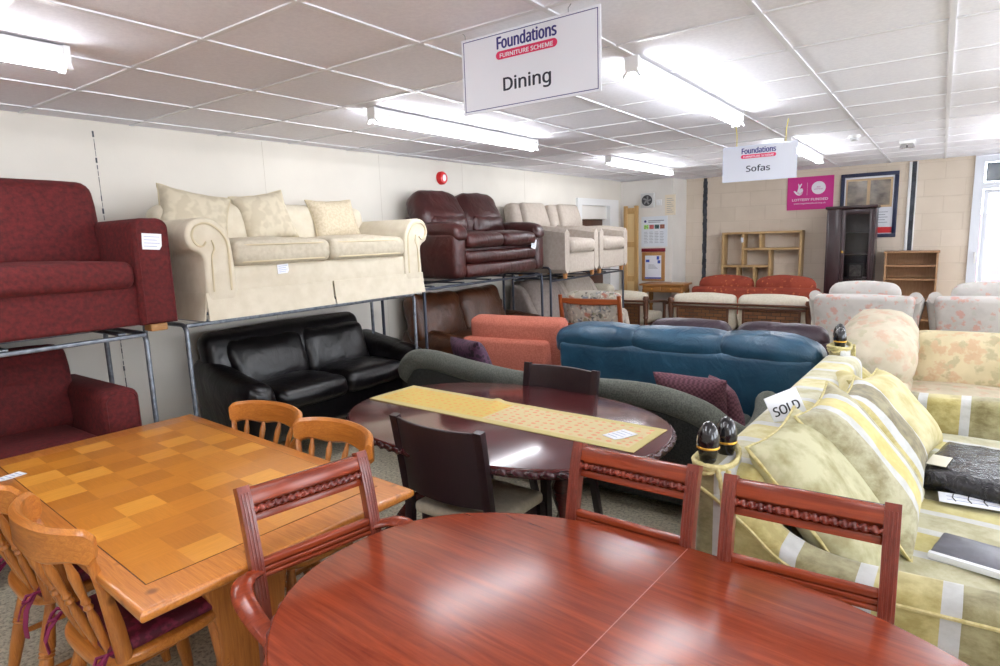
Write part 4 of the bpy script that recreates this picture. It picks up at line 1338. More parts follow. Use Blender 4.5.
for sx in (-1, 1):
    MB().soft((1.17, .56, .17), (.03 + sx * .59, .0, .40), .06, puff=(0, .02, .03), n=(7, 6, 2)).obj('seat_cushion', M_grn, t)
    for sy in (-.2, .25):
        MB().turned((sx * 1.1, sy, 0), (sx * 1.1, sy, .09), [(0, .022), (1, .032)], 12).obj('foot', M_espr, t)
mpu, nt, b = newmat('purple_circles')
b.inputs['Roughness'].default_value = .55
vo = N(nt, 'ShaderNodeTexVoronoi'); vo.inputs['Scale'].default_value = 26; nt.links.new(coords(nt), vo.inputs['Vector'])
nt.links.new(ramp(nt, vo.outputs['Distance'], [(.25, srgb(36, 16, 34)), (.42, srgb(48, 22, 44)), (.5, srgb(92, 56, 84)), (.7, srgb(72, 40, 66))]), b.inputs['Base Color'])
cushion('dark purple patterned cushion at the left end of the grey green sofa', (-2.74, 3.56, .56), 152, 22, .54, .38, .16, mpu, None, 4, group='dark purple cushions on the grey green sofa')
mpl, nt, b = newmat('plum_weave')
b.inputs['Roughness'].default_value = .8
wv = N(nt, 'ShaderNodeTexChecker'); wv.inputs['Scale'].default_value = 70
nt.links.new(coords(nt), wv.inputs['Vector'])
nt.links.new(mixc(nt, wv.outputs['Fac'], srgb(70, 34, 46), srgb(100, 58, 70)), b.inputs['Base Color'])
cushion('plum woven cushion slumped in the right corner of the grey green sofa', (-1.11, 3.52, .50), 176, 24, .44, .36, .16, mpl, None, 0, group='dark purple cushions on the grey green sofa', seed=2)
cushion('second plum woven cushion tucked against the right arm of the grey green sofa', (-.93, 3.62, .49), 120, 20, .38, .29, .14, mpl, None, 0, group='dark purple cushions on the grey green sofa', seed=4)

# ------------------------------------------------------------------ terracotta chair from behind
M_ter = mat('terracotta_weave', srgb(192, 112, 93), srgb(176, 96, 77), rough=.9, scale=90, lo=.42, hi=.58, bs=120, bstr=.3, sheen=.2)
t = thing('terracotta_armchair', 'terracotta armchair seen from behind left of the blue sofa', 'armchair', (-3.0, 4.66, 0), 186)
MB().soft((.92, .78, .26), (0, 0, .23), .04, n=(4, 3, 2)).obj('base', M_ter, t)
MB().soft((.78, .7, .18), (0, -.05, .42), .06, puff=(0, 0, .03), n=(5, 5, 2)).obj('seat_cushion', M_ter, t)
MB().soft((.84, .13, .66), (.075, .36, .44), .04, puff=(0, .012, 0), n=(6, 1, 4)).obj('back_panel', M_ter, t)
MB().soft((.91, .19, .48), (0, 0, 0), .055, puff=(0, .03, 0), n=(6, 2, 4), wr=.004, M=xf((-.0, .24, .71), rx=-9)).obj('back_cushion', M_ter, t)
for sx in (-1, 1):
    MB().soft((.14, .72, .36), (sx * .45, -.04, .42), .05, n=(2, 4, 3)).obj('arm', M_ter, t)
    for sy in (-.3, .3):
        MB().soft((.05, .05, .11), (sx * .4, sy, .055), .006, n=(1, 1, 1)).obj('foot', M_espr, t)

# ------------------------------------------------------------------ blue leather sofa from behind
M_blu = leather('blue_leather', srgb(42, 82, 106), srgb(28, 60, 82), .34, 7, .3)
t = thing('leather_sofa', 'teal blue leather sofa with its back to us in the middle', 'sofa', (-1.475, 4.52, 0), 180)
MB().soft((1.80, .14, .76), (0, 0, 0), .05, puff=(0, .01, 0), n=(8, 1, 6), wr=.004, M=xf((-.01, .39, .47), rx=-4)).obj('back_panel', M_blu, t)
MB().soft((1.7, .8, .28), (0, -.02, .24), .05, n=(6, 4, 2)).obj('base', M_blu, t)
for k, (a, c_) in enumerate(((.90, .285), (.275, -.335), (-.345, -.90))):
    cx_, ww_ = (a + c_) / 2, abs(a - c_) + .03
    def lob(p, ww_=ww_, k=k):
        u = p.x / (ww_ / 2)
        return (p.x, p.y * (1 - .10 * u ** 4), p.z * (1 - .05 * u ** 6) - .006 * u * u - (.05 * max(0, -u) ** 2 if k == 2 else 0) - (.04 * max(0, u) ** 2 if k == 0 else 0))
    MB().soft((ww_ + .07, .24, .19), (0, 0, 0), .07, puff=(0, .015, .012), n=(8, 3, 3), flat=False, wr=.008, wf=11, seed=60 + k, fn=lob, M=xf((cx_, .355, .872), rx=-8)).obj('head_cushion', M_blu, t)
    MB().soft((ww_ - .03, .2, .36), (cx_, .22, .62), .07, puff=(0, .03, 0), n=(5, 2, 4), wr=.006, seed=63 + k).obj('back_cushion', M_blu, t)
    MB().soft((ww_ - .03, .6, .17), (cx_ * .93, -.12, .44), .06, puff=(0, .02, .03), n=(5, 5, 2), wr=.005, seed=66 + k).obj('seat_cushion', M_blu, t)
for sx in (-1, 1):
    MB().soft((.2, .84, .5), (sx * .83, -.02, .38), .08, puff=(.01, 0, .02), n=(2, 5, 4), wr=.004, seed=70 + sx).obj('arm', M_blu, t)
    for sy in (-.34, .3):
        MB().soft((.07, .07, .1), (sx * .75, sy, .05), .008, n=(1, 1, 1)).obj('foot', M_espr, t)

# ------------------------------------------------------------------ plum sofa behind it
M_plum = leather('plum_leather', srgb(66, 48, 58), srgb(50, 36, 46), .4, 7, .3)
t = thing('leather_sofa', 'dark plum leather sofa just showing over the blue sofa', 'sofa', (-1.38, 5.58, 0), 180)
MB().soft((1.62, .16, .66), (0, .36, .42), .06, n=(6, 1, 5), wr=.004, seed=3).obj('back_panel', M_plum, t)
MB().soft((1.5, .78, .3), (0, 0, .25), .05, n=(5, 4, 2)).obj('base', M_plum, t)
for sx in (-1, 1):
    MB().soft((.72, .24, .46), (0, 0, 0), .1, puff=(0, .03, .025), n=(7, 3, 5), flat=False, wr=.012, seed=sx + 80, M=xf((sx * .37, .27, .63), rx=-8)).obj('back_cushion', M_plum, t)
    MB().soft((.70, .6, .16), (sx * .36, -.12, .46), .06, puff=(0, .02, .03), n=(5, 5, 2), seed=sx).obj('seat_cushion', M_plum, t)
    MB().soft((.2, .8, .46), (sx * .78, -.02, .38), .08, puff=(0, 0, .02), n=(2, 5, 4), wr=.006, seed=sx + 84).obj('arm', M_plum, t)
    for sy in (-.3, .3):
        MB().soft((.06, .06, .1), (sx * .7, sy, .05), .008, n=(1, 1, 1)).obj('foot', M_espr, t)

# ------------------------------------------------------------------ floral cushioned wooden chair
M_tek = wood('teak_frame', srgb(164, 84, 40), srgb(132, 62, 28), axis=2, rough=.35, coat=.2)
M_tekx = wood('teak_rail', srgb(168, 88, 42), srgb(136, 64, 30), axis=0, rough=.35, coat=.2)
M_flk = floral('abstract_floral', srgb(188, 180, 164), srgb(164, 158, 146), [srgb(168, 92, 72), srgb(96, 108, 126), srgb(120, 116, 84), srgb(80, 78, 80), srgb(208, 200, 180)], 12, .36)
t = thing('fireside_chair', 'wood framed chair with floral cushions behind the terracotta chair', 'armchair', (-2.79, 5.66, 0), 182)
for sx in (-1, 1):
    MB().tube([(sx * .315, .1, 0), (sx * .315, .18, .4), (sx * .315, .24, .7), (sx * .315, .30, 1.05)], [.02, .022, .022, .018], 10, sq=(1.2, .85)).obj('back_upright', M_tek, t)
    MB().soft((.045, .05, .55), (sx * .335, -.32, .275), .008, n=(1, 1, 1)).obj('front_leg', M_tek, t)
    MB().soft((.06, .62, .035), (sx * .335, -.08, .565), .012, n=(1, 3, 1)).obj('arm', M_tek, t)
def rl(z, y, hh):
    pts = [(.315 * u, y + .03 * (1 - u * u) * .6, 0) for u in [-1 + k / 6 for k in range(13)]]
    return MB().board(pts, .022, lambda u: z + hh / 2, lambda u: z - hh / 2 - .012 * (1 - u * u), rnd=.006)
rl(.99, .285, .05).obj('top_rail', M_tekx, t)
rl(.735, .245, .045).obj('lower_rail', M_tekx, t)
MB().soft((.66, .6, .05), (0, -.05, .36), .008, n=(2, 2, 1)).obj('seat_frame', M_tekx, t)
MB().soft((.61, .6, .13), (0, -.08, .44), .045, puff=(0, .01, .025), n=(5, 5, 2)).obj('seat_cushion', M_flk, t)
MB().soft((.57, .15, .60), (0, 0, 0), .055, puff=(0, .02, .015), n=(7, 2, 6), flat=False, wr=.01, M=xf((-.01, .165, .775), rx=-11)).obj('back_cushion', M_flk, t)

# ------------------------------------------------------------------ cane sofa and cane armchair with cream cushions
M_cane_w = wood('dark_cane_frame', srgb(96, 54, 32), srgb(70, 38, 22), axis=0, rough=.35, coat=.2)
M_cush = mat('cream_cushion', srgb(214, 206, 188), srgb(202, 193, 174), rough=.9, scale=50, bs=160, bstr=.2)
mw, nt, b = newmat('basket_weave')
b.inputs['Roughness'].default_value = .5
ck = N(nt, 'ShaderNodeTexBrick'); ck.inputs['Scale'].default_value = 1
ck.inputs['Brick Width'].default_value = .11; ck.inputs['Row Height'].default_value = .045; ck.inputs['Mortar Size'].default_value = .005; ck.inputs['Mortar Smooth'].default_value = .3
ck.inputs['Color1'].default_value = rgba(srgb(122, 80, 46)); ck.inputs['Color2'].default_value = rgba(srgb(92, 56, 32)); ck.inputs['Mortar'].default_value = rgba(srgb(50, 30, 20))
nt.links.new(coords(nt, rot=(R(90), 0, 0)), ck.inputs['Vector'])
nt.links.new(ck.outputs['Color'], b.inputs['Base Color'])
bump(nt, b, mth(nt, 'SUBTRACT', 1, ck.outputs['Fac']), .8, .012)
def cane(name, label, loc, hw, nseat, cat):
    t = thing(name, label, cat, loc, 180)
    for sx in (-1, 1):
        MB().turned((sx * hw, .36, 0), (sx * hw, .36, .74), [(0, .026), (.3, .032), (.55, .026), (.58, .038), (.62, .03), (.8, .04), (.9, .034), (.95, .046), (1, .032)], 12).obj('back_post', M_cane_w, t)
        MB().turned((sx * hw, -.36, 0), (sx * hw, -.36, .58), [(0, .022), (.4, .028), (.8, .022), (1, .026)], 12).obj('front_post', M_cane_w, t)
        pts = crom([(sx * hw, .37, .66), (sx * hw, .1, .64), (sx * hw, -.25, .61), (sx * hw, -.42, .585), (sx * hw, -.46, .55)], 4, False)
        MB().tube(pts, .026, 10, sq=(.7, 1.4)).obj('arm', M_cane_w, t)
        MB().soft((.025, .68, .05), (sx * hw, 0, .3), .006, n=(1, 1, 1)).obj('side_rail', M_cane_w, t)
    MB().soft((2 * hw, .05, .028), (0, .38, .67), .008, n=(2, 1, 1)).obj('top_rail', M_cane_w, t)
    MB().soft((2 * hw - .06, .035, .03), (0, .37, .62), .008, n=(2, 1, 1)).obj('back_rail', M_cane_w, t)
    for sy in (-.36, .36):
        MB().soft((2 * hw, .04, .05), (0, sy, .3), .008, n=(2, 1, 1)).obj('seat_rail', M_cane_w, t)
    MB().soft((2 * hw - .04, .7, .02), (0, 0, .31), .004, n=(1, 1, 1)).obj('seat_board', M_cane_w, t)
    w1 = 2 * hw / nseat
    for k in range(nseat):
        cx = -hw + w1 * (k + .5)
        hw2 = w1 / 2 - .1
        for sx in (-1, 1):
            fr = MB().soft((.03, .03, .30), (cx + sx * hw2, .365, .455), .006, n=(1, 1, 1)).obj('panel_stile', M_cane_w, t)
        MB().b2((cx - hw2 + .01, .357, .32), (cx + hw2 - .01, .369, .605)).obj('wicker_panel', mw, fr, smooth=False)
        MB().soft((w1 - .03, .17, .46), (0, 0, 0), .06, puff=(0, .03, .035), n=(6, 2, 5), flat=False, wr=.006, seed=k, M=xf((cx, .245, .545), rx=-6)).obj('back_cushion', M_cush, t)
        MB().soft((w1 - .03, .62, .13), (cx, -.06, .385), .05, puff=(0, .02, .03), n=(5, 5, 2)).obj('seat_cushion', M_cush, t)
    return t
cane('cane_sofa', 'dark cane sofa with two cream cushions seen from behind', (-2.12, 8.57, 0), .865, 2, 'sofa')
cane('cane_armchair', 'dark cane armchair with cream cushion left of the cane sofa', (-3.74, 8.57, 0), .39, 1, 'armchair')
t = thing('cream_footstool', 'cream upholstered footstool low down by the doorway', 'footstool', (-4.0, 8.04, .0), 0)
MB().soft((.42, .22, .2), (0, 0, .80), .05, puff=(0, 0, .03), n=(4, 3, 2)).obj('cushion_top', M_cush, t)
for sx in (-1, 1):
    for sy in (-.07, .07):
        MB().turned((sx * .17, sy, 0), (sx * .17, sy, .71), [(0, .018), (1, .025)], 10).obj('leg', M_leg, t)

# ------------------------------------------------------------------ orange red sofa near the back wall
M_org = floral('rust_chenille', srgb(150, 64, 42), srgb(132, 52, 34), [srgb(196, 112, 72), srgb(140, 46, 34)], 18, .25)
t = thing('rust_sofa', 'rust red two seat sofa behind the cane sofa', 'sofa', (-2.12, 9.40, 0), 180)
MB().soft((1.72, .14, .76), (0, .3, .44), .05, n=(5, 1, 4)).obj('back_panel', M_org, t)
MB().soft((1.5, .66, .3), (0, -.03, .24), .04, n=(5, 3, 2)).obj('base', M_org, t)
for sx in (-1, 1):
    MB().soft((.78, .2, .52), (0, 0, 0), .09, puff=(0, .03, .03), n=(8, 2, 5), flat=False, wr=.006, seed=sx + 90, fn=lambda p: (p.x, p.y, p.z - .03 * (p.x / .39) ** 2), M=xf((sx * .40, .17, .70), rx=-6)).obj('back_cushion', M_org, t)
    MB().soft((.72, .5, .15), (sx * .37, -.1, .45), .05, puff=(0, .02, .03), n=(5, 5, 2)).obj('seat_cushion', M_org, t)
    MB().soft((.18, .66, .56), (sx * .82, .0, .42), .08, puff=(0, 0, .02), n=(2, 5, 4)).obj('arm', M_org, t)
    for sy in (-.28, .28):
        MB().soft((.06, .06, .1), (sx * .7, sy, .05), .008, n=(1, 1, 1)).obj('foot', M_espr, t)

# ------------------------------------------------------------------ two floral armchairs from behind
M_flo = floral('rose_sprig', srgb(194, 189, 184), srgb(178, 173, 168), [srgb(200, 120, 98), srgb(176, 176, 164), srgb(202, 140, 118)], 11, .3, soft=.35)
def floral_chair(label, loc, rz):
    t = thing('floral_armchair', label, 'armchair', loc, rz, 'pale floral armchairs seen from behind')
    def flare(p):
        u = max(0, (p.z + .40) / .8)
        return (p.x * (.86 + .14 * u ** 1.4), p.y + .05 * u - .03 * (p.x / .46) ** 2, p.z - .02 * (p.x / .46) ** 2 * u)
    MB().soft((.93, .2, .80), (0, .32, .53), .06, puff=(0, .02, 0), n=(8, 2, 7), fn=flare).obj('back', M_flo, t)
    MB().soft((.74, .7, .3), (0, -.04, .27), .04, n=(4, 3, 2)).obj('base', M_flo, t)
    for sx in (-1, 1):
        def rolled(p, sx=sx):
            u = max(0, (p.z + .3) / .6)
            return (p.x + sx * .09 * u ** 1.6, p.y, p.z + .12 * (p.y + .37) / .7 * u)
        MB().soft((.16, .74, .60), (sx * .37, -.08, .48), .07, n=(2, 6, 5), fn=rolled).obj('arm', M_flo, t)
        MB().tube([(sx * .46, -.44, .77), (sx * .46, -.1, .80), (sx * .455, .3, .895)], [.075, .075, .06], 12).obj('arm_roll', M_flo, t)
        for sy in (-.3, .3):
            MB().turned((sx * .32, sy, 0), (sx * .32, sy, .13), [(0, .02), (.5, .026), (1, .03)], 10).obj('foot', M_espr, t)
    MB().soft((.66, .22, .60), (0, 0, 0), .09, puff=(0, .03, .04), n=(6, 2, 5), flat=False, M=xf((0, .20, .72), rx=-6)).obj('back_cushion', M_flo, t)
    MB().soft((.62, .6, .16), (0, -.14, .48), .05, puff=(0, .02, .03), n=(5, 5, 2)).obj('seat_cushion', M_flo, t)
    return t
floral_chair('pale floral armchair in front of the dark tall cabinet', (-.62, 7.70, 0), 180)
floral_chair('pale floral armchair at the right edge below the window', (.45, 7.78, 0), 180)

# ------------------------------------------------------------------ cream rose sofa beyond the striped one
M_ros = floral('faded_rose', srgb(214, 202, 180), srgb(198, 187, 163), [srgb(204, 160, 134), srgb(184, 178, 146), srgb(206, 172, 148)], 9, .36, soft=.25)
t = thing('floral_sofa', 'cream rose patterned sofa with fat rolled arm beyond the striped sofa', 'sofa', (.52, 5.05, 0), 0)
MB().soft((1.75, .78, .3), (0, .05, .24), .04, n=(5, 3, 2)).obj('base', M_ros, t)
for sx in (-1, 1):
    arm = MB().soft((.42, .80, .50), (sx * .83, .03, .36), .10, puff=(.02, .03, 0), n=(3, 5, 4), wr=.006, seed=sx).obj('arm', M_ros, t)
    MB().soft((.50, .86, .42), (0, 0, 0), .20, puff=(0, .04, .02), n=(5, 7, 5), flat=False, wr=.012, wf=8, seed=sx + 6, M=xf((sx * .84, .06, .76), rx=10)).obj('arm_roll', M_ros, arm)
    MB().soft((.66, .62, .17), (sx * .335, -.06, .44), .055, puff=(0, .025, .025), n=(6, 6, 2), wr=.004, seed=sx + 3).obj('seat_cushion', M_ros, t)
    for sy in (-.28, .32):
        MB().turned((sx * .75, sy, 0), (sx * .75, sy, .1), [(0, .02), (1, .03)], 10).obj('foot', M_espr, t)
M_ros2 = floral('rose_bouquets', srgb(222, 208, 172), srgb(206, 192, 154), [srgb(206, 156, 122), srgb(170, 162, 126), srgb(212, 170, 136)], 11, .42, soft=.3)
MB().soft((1.34, .24, .42), (0, 0, 0), .1, puff=(0, .03, .01), n=(9, 3, 5), wr=.008, seed=5, M=xf((0, .27, .66), rx=-8)).obj('back_cushion', M_ros2, t)
MB().soft((1.7, .16, .66), (0, .42, .45), .06, n=(6, 1, 4)).obj('back_panel', M_ros, t)
# ------------------------------------------------------------------ striped sofa with finials
OL, OLd = srgb(166, 158, 118), srgb(122, 112, 72)
GO, GOd = srgb(200, 188, 128), srgb(164, 149, 88)
GR, GRd = srgb(200, 200, 198), srgb(184, 184, 180)
SEQ = [(.11, GR, GRd), (.39, OL, OLd), (.11, GR, GRd), (.39, GO, GOd)]
S_x = stripes('striped_velvet_lengthwise', 0, SEQ, .40)
PAL = [(.11, GR, GRd), (.39, srgb(196, 192, 164), srgb(168, 160, 116)), (.11, GR, GRd), (.39, srgb(210, 202, 152), srgb(186, 172, 106))]
S_back = stripes('striped_velvet_back', 0, PAL, .44, .3)
S_y = stripes('striped_velvet_arm', 1, SEQ, .385, .15)
S_seat = stripes('striped_velvet_seat', 0, [(.12, GR, GRd), (.38, srgb(188, 184, 152), srgb(160, 153, 114)), (.12, GR, GRd), (.38, srgb(206, 196, 132), srgb(186, 172, 102))], .40, .1)
M_cord = mat('straw_cord', srgb(214, 202, 148), srgb(190, 176, 116), rough=.7, scale=60)
t = thing('striped_sofa', 'striped green and gold velvet sofa with black finials at the right', 'sofa', (-.1, 2.99, 0), 87.8)
MB().soft((2.2, .82, .28), (0, .0, .24), .03, n=(8, 3, 2)).obj('base', S_x, t)
def bk(p):
    return (p.x, p.y + .02 * (p.z / .3), p.z)
MB().soft((2.14, .2, .62), (0, .345, .585), .055, puff=(0, .01, .0), n=(14, 2, 5), fn=bk).obj('back', S_back, t)
arms = []
for sx in (-1, 1):
    top = crom([(.43, .90, 0), (.38, .875, 0), (.27, .80, 0), (.17, .72, 0), (.04, .685, 0), (-.15, .69, 0), (-.35, .70, 0), (-.46, .695, 0)], 5, False)
    pts = [(p.x, p.y) for p in top] + [(-.485, .66), (-.49, .1), (.44, .1)]
    MB().prism(pts, sx * 1.2 - (.16 if sx > 0 else 0), sx * 1.2 + (.16 if sx < 0 else 0), 'x', r=.035, seg=4).obj('arm', S_y, t)
    a = t.children[-1]
    MB().tube([(sx * 1.203, p.x, p.y - .03) for p in top], .006, 6).obj('welt', M_cord, a)
    MB().soft((1.0, .70, .19), (sx * .505, -.12, .425), .055, puff=(0, .02, .02), n=(9, 6, 2), wr=.004, seed=sx).obj('seat_cushion', S_seat, t)
    for sy in (-.36, .36):
        MB().turned((sx * 1.1, sy, 0), (sx * 1.1, sy, .11), [(0, .022), (.5, .03), (1, .034)], 12).obj('foot', M_espr, t)
M_fin = mat('black_lacquer', srgb(22, 20, 24), rough=.16, coat=.6)
M_gold = mat('gold_band', srgb(206, 158, 62), rough=.3, metal=.8)
def finial(x, y, z):
    f = MB().lathe([(.012, -.02), (.02, -.005), (.024, .0), (.028, .02), (.032, .042)], (x, y, z), 18)
    f.lathe([(.034, .048), (.0355, .062), (.033, .085), (.026, .105), (.014, .122), (.0, .128)], (x, y, z), 18)
    o = f.obj('finial', M_fin, t)
    MB().lathe([(.0325, .041), (.0355, .043), (.0355, .048), (.034, .05)], (x, y, z), 18).obj('gold_ring', M_gold, o)
def cords(cx, cy, z, rx_, ry_, n=3):
    for k in range(n):
        pts = [(cx + (rx_ + .004 * k) * math.cos(a), cy + (ry_ + .004 * k) * math.sin(a), z + k * .011 + .007 * math.sin(2 * a + k)) for a in [2 * PI * q / 36 for q in range(36)]]
        MB().tube(pts, .0075, 8, True, rf=lambda q, a: 1 + .25 * math.cos(2 * a + q * 120)).obj('cord', M_cord, t)
for sx in (-1, 1):
    finial(sx * 1.155, .405, .935)
    finial(sx * 1.045, .385, .925)
    cords(sx * 1.10, .395, .915, .115, .052)
    g = MB().tube(crom([(sx * 1.19, .33, .93), (sx * 1.215, .33, .87), (sx * 1.218, .335, .82), (sx * 1.214, .34, .87), (sx * 1.2, .36, .93)], 5, False), .0075, 8, rf=lambda q, a: 1 + .25 * math.cos(2 * a + q * 50))
    g.obj('cord', M_cord, t)
    # upholstered post the cord holds
    MB().soft((.22, .09, .10), (sx * 1.09, .39, .88), .03, n=(2, 1, 1)).obj('corner_post', S_y, t)

# cushions on it
M_crv = mat('crushed_sage_velvet', srgb(190, 186, 150), srgb(148, 140, 98), rough=.75, scale=10, detail=6, lo=.4, hi=.62, sheen=.3, bs=30, bstr=.15)
S_c1 = stripes('cushion_stripe_gold', 0, [(.30, srgb(180, 175, 142), srgb(136, 126, 88)), (.1, GR, GRd), (.2, srgb(212, 198, 124), srgb(198, 180, 100)), (.1, GR, GRd), (.28, srgb(178, 170, 128), srgb(132, 120, 80))], .62, .5)
S_c2 = stripes('cushion_stripe_olive', 0, [(.2, GO, GOd), (.12, GR, GRd), (.40, srgb(148, 138, 98), srgb(102, 90, 56)), (.12, GR, GRd), (.16, GO, GOd)], .56, .5)
S_c3 = mat('pale_gold_velvet', srgb(210, 200, 158), srgb(178, 164, 108), rough=.75, scale=8, detail=5, lo=.4, hi=.62, sheen=.3)
G = 'velvet cushions on the striped sofa'
cushion('plain crushed sage cushion leaning nearest the front arm of the striped sofa', (-.08, 2.20, .535), 86, 40, .56, .56, .17, M_crv, M_cord, 0, group=G, wr=.012, pinch=.09)
cushion('large striped cushion with a broad gold stripe, second from the front arm', (.0, 2.60, .535), 88, 40, .60, .58, .18, S_c1, M_cord, 0, group=G, wr=.012, seed=4)
cushion('olive striped cushion, third from the front arm of the striped sofa', (.0, 3.04, .535), 88, 38, .54, .50, .18, S_c2, M_cord, 0, group=G, wr=.012, seed=6)
cushion('pale gold cushion farthest back on the striped sofa', (.04, 3.50, .535), 86, 42, .58, .48, .18, S_c3, M_cord, 6, group=G, wr=.014, seed=8, pinch=.11)
t2 = thing('bolster_cushion', 'striped bolster lying along the top of the striped sofa seat back', 'cushion', (-.30, 3.35, .84), 20, G)
MB().tube(crom([(0, -.22, 0), (0, -.2, 0), (0, -.1, .0), (0, .1, 0), (0, .2, 0), (0, .22, 0)], 3, False), [.02, .04, .062, .066, .068, .07, .072, .072, .072, .072, .07, .068, .066, .06, .04, .02], 16).obj('cover', S_c3, t2)
MB().lathe([(.0, .02), (.022, .014), (.026, .0), (.02, -.01), (.0, -.012)], seg=14, M=xf((0, -.232, 0), rx=90)).obj('end_knot', M_cord, t2)
# SOLD card on its back
t2 = thing('sold_card', 'white SOLD card propped on the back of the striped sofa', 'sign', (-.455, 2.55, .945), 50)
Mx = xf(rx=-24, ry=-14)
MB().b2((-.075, -.0012, -.06), (.075, .0012, .06)).obj('card', M_tagm, t2, smooth=False, M=Mx)
text('lettering', 'SOLD', .062, Mx @ Matrix.Translation((0, -.0016, -.022)) @ FACE, mat('marker_ink', srgb(20, 22, 34), rough=.6), t2, bold=.0012, fit=.118)
# black padded throw in its clear wrapper and other things on the seat
M_wrap = leather('glossy_black_wrap', srgb(40, 38, 42), srgb(24, 23, 27), .18, 16, .5)
t2 = thing('wrapped_throw', 'black folded throw in glossy wrapper on the striped seat', 'throw', (.24, 3.20, .537), 80)
MB().soft((.52, .42, .085), (0, 0, .043), .035, puff=(.01, .01, .014), n=(9, 7, 2), wr=.009, wf=16, seed=2).obj('folded_throw', M_wrap, t2)
MB().b2((-.19, .13, .099), (-.05, .20, .1005), xf(rz=0)).obj('label', mat('kraft_label', srgb(214, 208, 188), rough=.5), t2, smooth=False)
t2 = price_tag('long white ticket lying in front of the wrapped black throw', (.19, 2.92, .552), .26, .075, 4, -80, 0, 2)
for k in range(4):
    MB().tube([(-.08 + k * .05, -.002, .03), (-.085 + k * .05, -.004, .0), (-.075 + k * .05, -.002, -.02)], .0022, 5).obj('black_stroke', M_fin, t2)
t2 = thing('grey_pouch', 'flat dark grey pouch at the front of the striped seat', 'pouch', (.22, 2.42, .537), 78)
MB().soft((.2, .34, .022), (0, 0, .012), .009, puff=(0, 0, .008), n=(5, 6, 1), wr=.003, wf=14).obj('pouch_body', mat('grey_vinyl', srgb(98, 98, 108), srgb(82, 82, 92), rough=.3, scale=20), t2)
MB().b2((-.105, -.17, .004), (-.085, .17, .026)).obj('white_edge', M_tagm, t2, bevel=.002)
price_tag('white ticket stuck on the cream rose sofa back cushion', (.60, 5.13, .78), .08, .07, 0, -6)
price_tag('little white tag tied to the wall shelf unit', (-2.46, 9.80, 1.47), .035, .075, 0)

# ------------------------------------------------------------------ back wall furniture
M_lo = wood('light_oak', srgb(198, 164, 116), srgb(180, 146, 98), axis=2, rough=.5)
M_lox = wood('light_oak_board', srgb(200, 166, 118), srgb(182, 148, 100), axis=0, rough=.5)
t = thing('shelf_unit', 'light oak open shelf unit with staggered compartments on the back wall', 'shelf unit', (-2.2, 9.925, 0))
def vb(x, z0, z1):
    MB().b2((x - .016, -.115, z0), (x + .016, .115, z1)).obj('upright', M_lo, t, bevel=.002)
def hb(x0, x1, z):
    MB().b2((x0, -.115, z - .016), (x1, .115, z + .016)).obj('shelf', M_lox, t, bevel=.002)
for xx in (-.55, .55):
    vb(xx, 0, 1.575)
hb(-.566, .566, 1.575); hb(-.534, .12, 1.07); hb(-.25, .534, 1.33); hb(-.534, .534, .05); hb(-.534, .534, .56); hb(.12, .534, .84)
vb(-.25, 1.086, 1.56); vb(.0, 1.346, 1.56); vb(.136, .856, 1.314); vb(-.08, .576, 1.054); vb(.0, .066, .544); vb(-.32, .576, 1.054)

M_cab = wood('dark_cabinet_wood', srgb(56, 30, 34), srgb(42, 22, 26), axis=2, rough=.3, coat=.2)
t = thing('display_cabinet', 'dark tall cabinet with a glass door against the back wall', 'cabinet', (-1.005, 9.80, 0))
g = MB()
g.b2((-.29, -.19, .06), (-.27, .2, 1.86)); g.b2((.27, -.19, .06), (.29, .2, 1.86)); g.b2((-.27, .185, .06), (.27, .2, 1.86)); g.b2((-.29, -.19, .04), (.29, .2, .06))
g.obj('carcass', M_cab, t, bevel=.003)
MB().prism([(-.31, -.215), (.31, -.215), (.31, .2), (-.31, .2)], 1.86, 1.9, 'z', r=.012).obj('cornice', M_cab, t)
MB().b2((-.3, -.2, 0), (.3, .2, .05)).obj('plinth', M_cab, t, bevel=.004)
MB().b2((-.27, -.19, .06), (-.11, -.165, 1.86)).obj('fixed_panel', M_cab, t, bevel=.003)
g = MB()
for a, c_ in (((-.105, .07), (-.06, 1.85)), ((.22, .07), (.265, 1.85)), ((-.06, .07), (.22, .14)), ((-.06, 1.78), (.22, 1.85)), ((-.06, .72), (.22, .76))):
    g.b2((a[0], -.19, a[1]), (c_[0], -.168, c_[1]))
dr = g.obj('door', M_cab, t, bevel=.002)
mgl, nt, b = newmat('cabinet_glass')
b.inputs['Base Color'].default_value = (.9, .92, .93, 1); b.inputs['Transmission Weight'].default_value = 1; b.inputs['Roughness'].default_value = .02; b.inputs['IOR'].default_value = 1.3
MB().b2((-.06, -.182, .14), (.22, -.178, 1.78)).obj('pane', mgl, dr, smooth=False)
MB().lathe([(.008, 0), (.008, .012), (.016, .02), (.012, .03), (0, .032)], seg=14, M=xf((-.083, -.19, 1.28), rx=90)).obj('knob', M_gold, dr)
for z in (.5, .9, 1.22, 1.52):
    MB().b2((-.27, -.15, z), (.27, .18, z + .016)).obj('shelf', M_cab, t)
t2 = thing('photo_frame', 'small dark picture frame standing inside the glass cabinet', 'picture frame', (-.935, 9.76, .916))
MB().b2((-.09, -.01, 0), (.09, .01, .2)).obj('frame', M_espr, t2, bevel=.003)
MB().b2((-.07, -.0115, .02), (.07, -.01, .18)).obj('print', mat('dull_print', srgb(120, 110, 104), srgb(70, 64, 62), rough=.3, scale=20), t2, smooth=False)

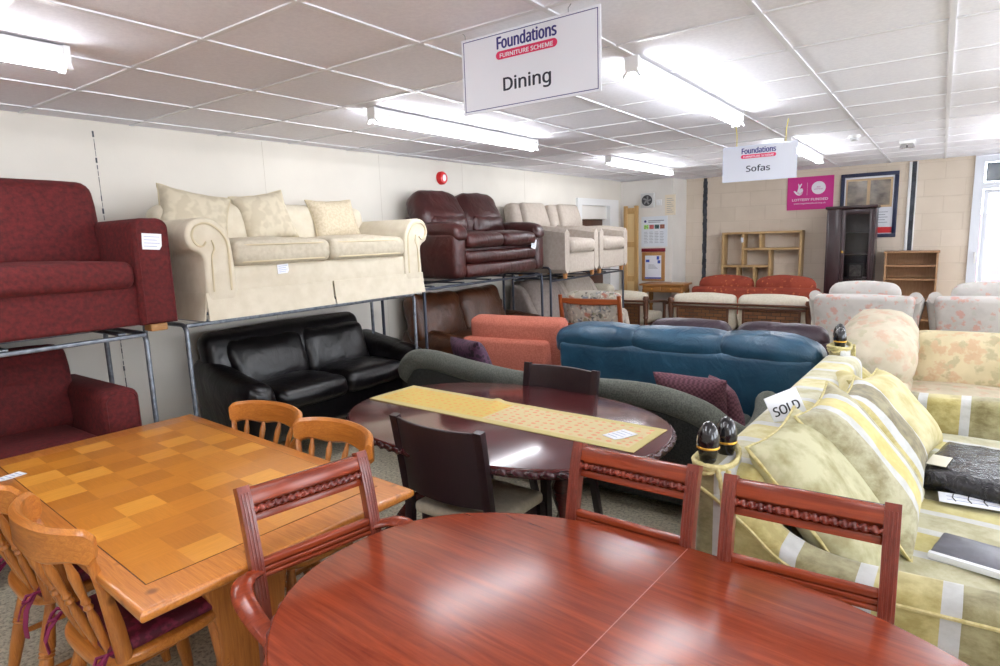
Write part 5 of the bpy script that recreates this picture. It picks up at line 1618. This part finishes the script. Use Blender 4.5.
M_bc = wood('bookcase_oak', srgb(176, 134, 96), srgb(154, 114, 78), axis=2, rough=.5)
t = thing('bookcase', 'low oak bookcase against the back wall below the dark joint', 'bookcase', (-.30, 9.88, 0))
for sx in (-1, 1):
    MB().b2((sx * .285 - .012, -.14, 0), (sx * .285 + .012, .14, 1.25)).obj('side', M_bc, t, bevel=.002)
MB().b2((-.31, -.15, 1.25), (.31, .14, 1.275)).obj('top', M_bc, t, bevel=.003)
MB().b2((-.273, .128, .06), (.273, .14, 1.25)).obj('back', M_bc, t)
for z in (.08, .36, .64, .9, 1.08):
    MB().b2((-.273, -.13, z - .01), (.273, .128, z + .01)).obj('shelf', M_bc, t)
MB().b2((-.273, -.125, 0), (.273, -.11, .07)).obj('plinth', M_bc, t)

M_desk = wood('orange_pine_desk', srgb(176, 122, 64), srgb(150, 98, 46), axis=0, rough=.4, coat=.2)
t = thing('side_table', 'narrow pine side table with turned legs below the notices', 'side table', (-3.42, 9.17, 0))
MB().prism([(-.35, -.2), (.35, -.2), (.35, .2), (-.35, .2)], .82, .85, 'z', r=.008).obj('tabletop', M_desk, t)
MB().soft((.62, .34, .1), (0, 0, .77), .006, n=(1, 1, 1)).obj('apron', M_desk, t)
for dx_ in (-.15, .15):
    dw = MB().soft((.27, .012, .07), (dx_, -.174, .77), .004, n=(1, 1, 1)).obj('drawer', M_desk, t)
    MB().lathe([(.006, 0), (.012, .012), (.01, .02), (0, .022)], seg=12, M=xf((dx_, -.18, .77), rx=90)).obj('knob', M_gold, dw)
for sx in (-1, 1):
    for sy in (-1, 1):
        MB().turned((sx * .29, sy * .14, 0), (sx * .29, sy * .14, .76), [(0, .018), (.1, .026), (.2, .018), (.24, .034), (.3, .02), (.5, .034), (.62, .022), (.68, .038), (.74, .024), (.78, .036), (1, .036)], 12).obj('leg', M_desk, t)

t = thing('pine_bed_end', 'pale pine bed end standing on edge beside the doorway', 'bed end', (-4.06, 9.33, 0))
M_pp = wood('pale_pine', srgb(204, 164, 106), srgb(184, 142, 86), axis=2, rough=.5)
for sx in (-1, 1):
    MB().soft((.06, .05, 2.06), (sx * .09, 0, 1.03), .008, n=(1, 1, 1)).obj('post', M_pp, t)
for z in (.3, .9, 1.45, 1.98):
    MB().soft((.13, .03, .09), (0, 0, z), .006, n=(1, 1, 1)).obj('rail', M_pp, t)
MB().b2((-.065, -.008, .3), (.065, .008, 1.98)).obj('panel', mat('pale_ply', srgb(214, 182, 130), rough=.6), t)
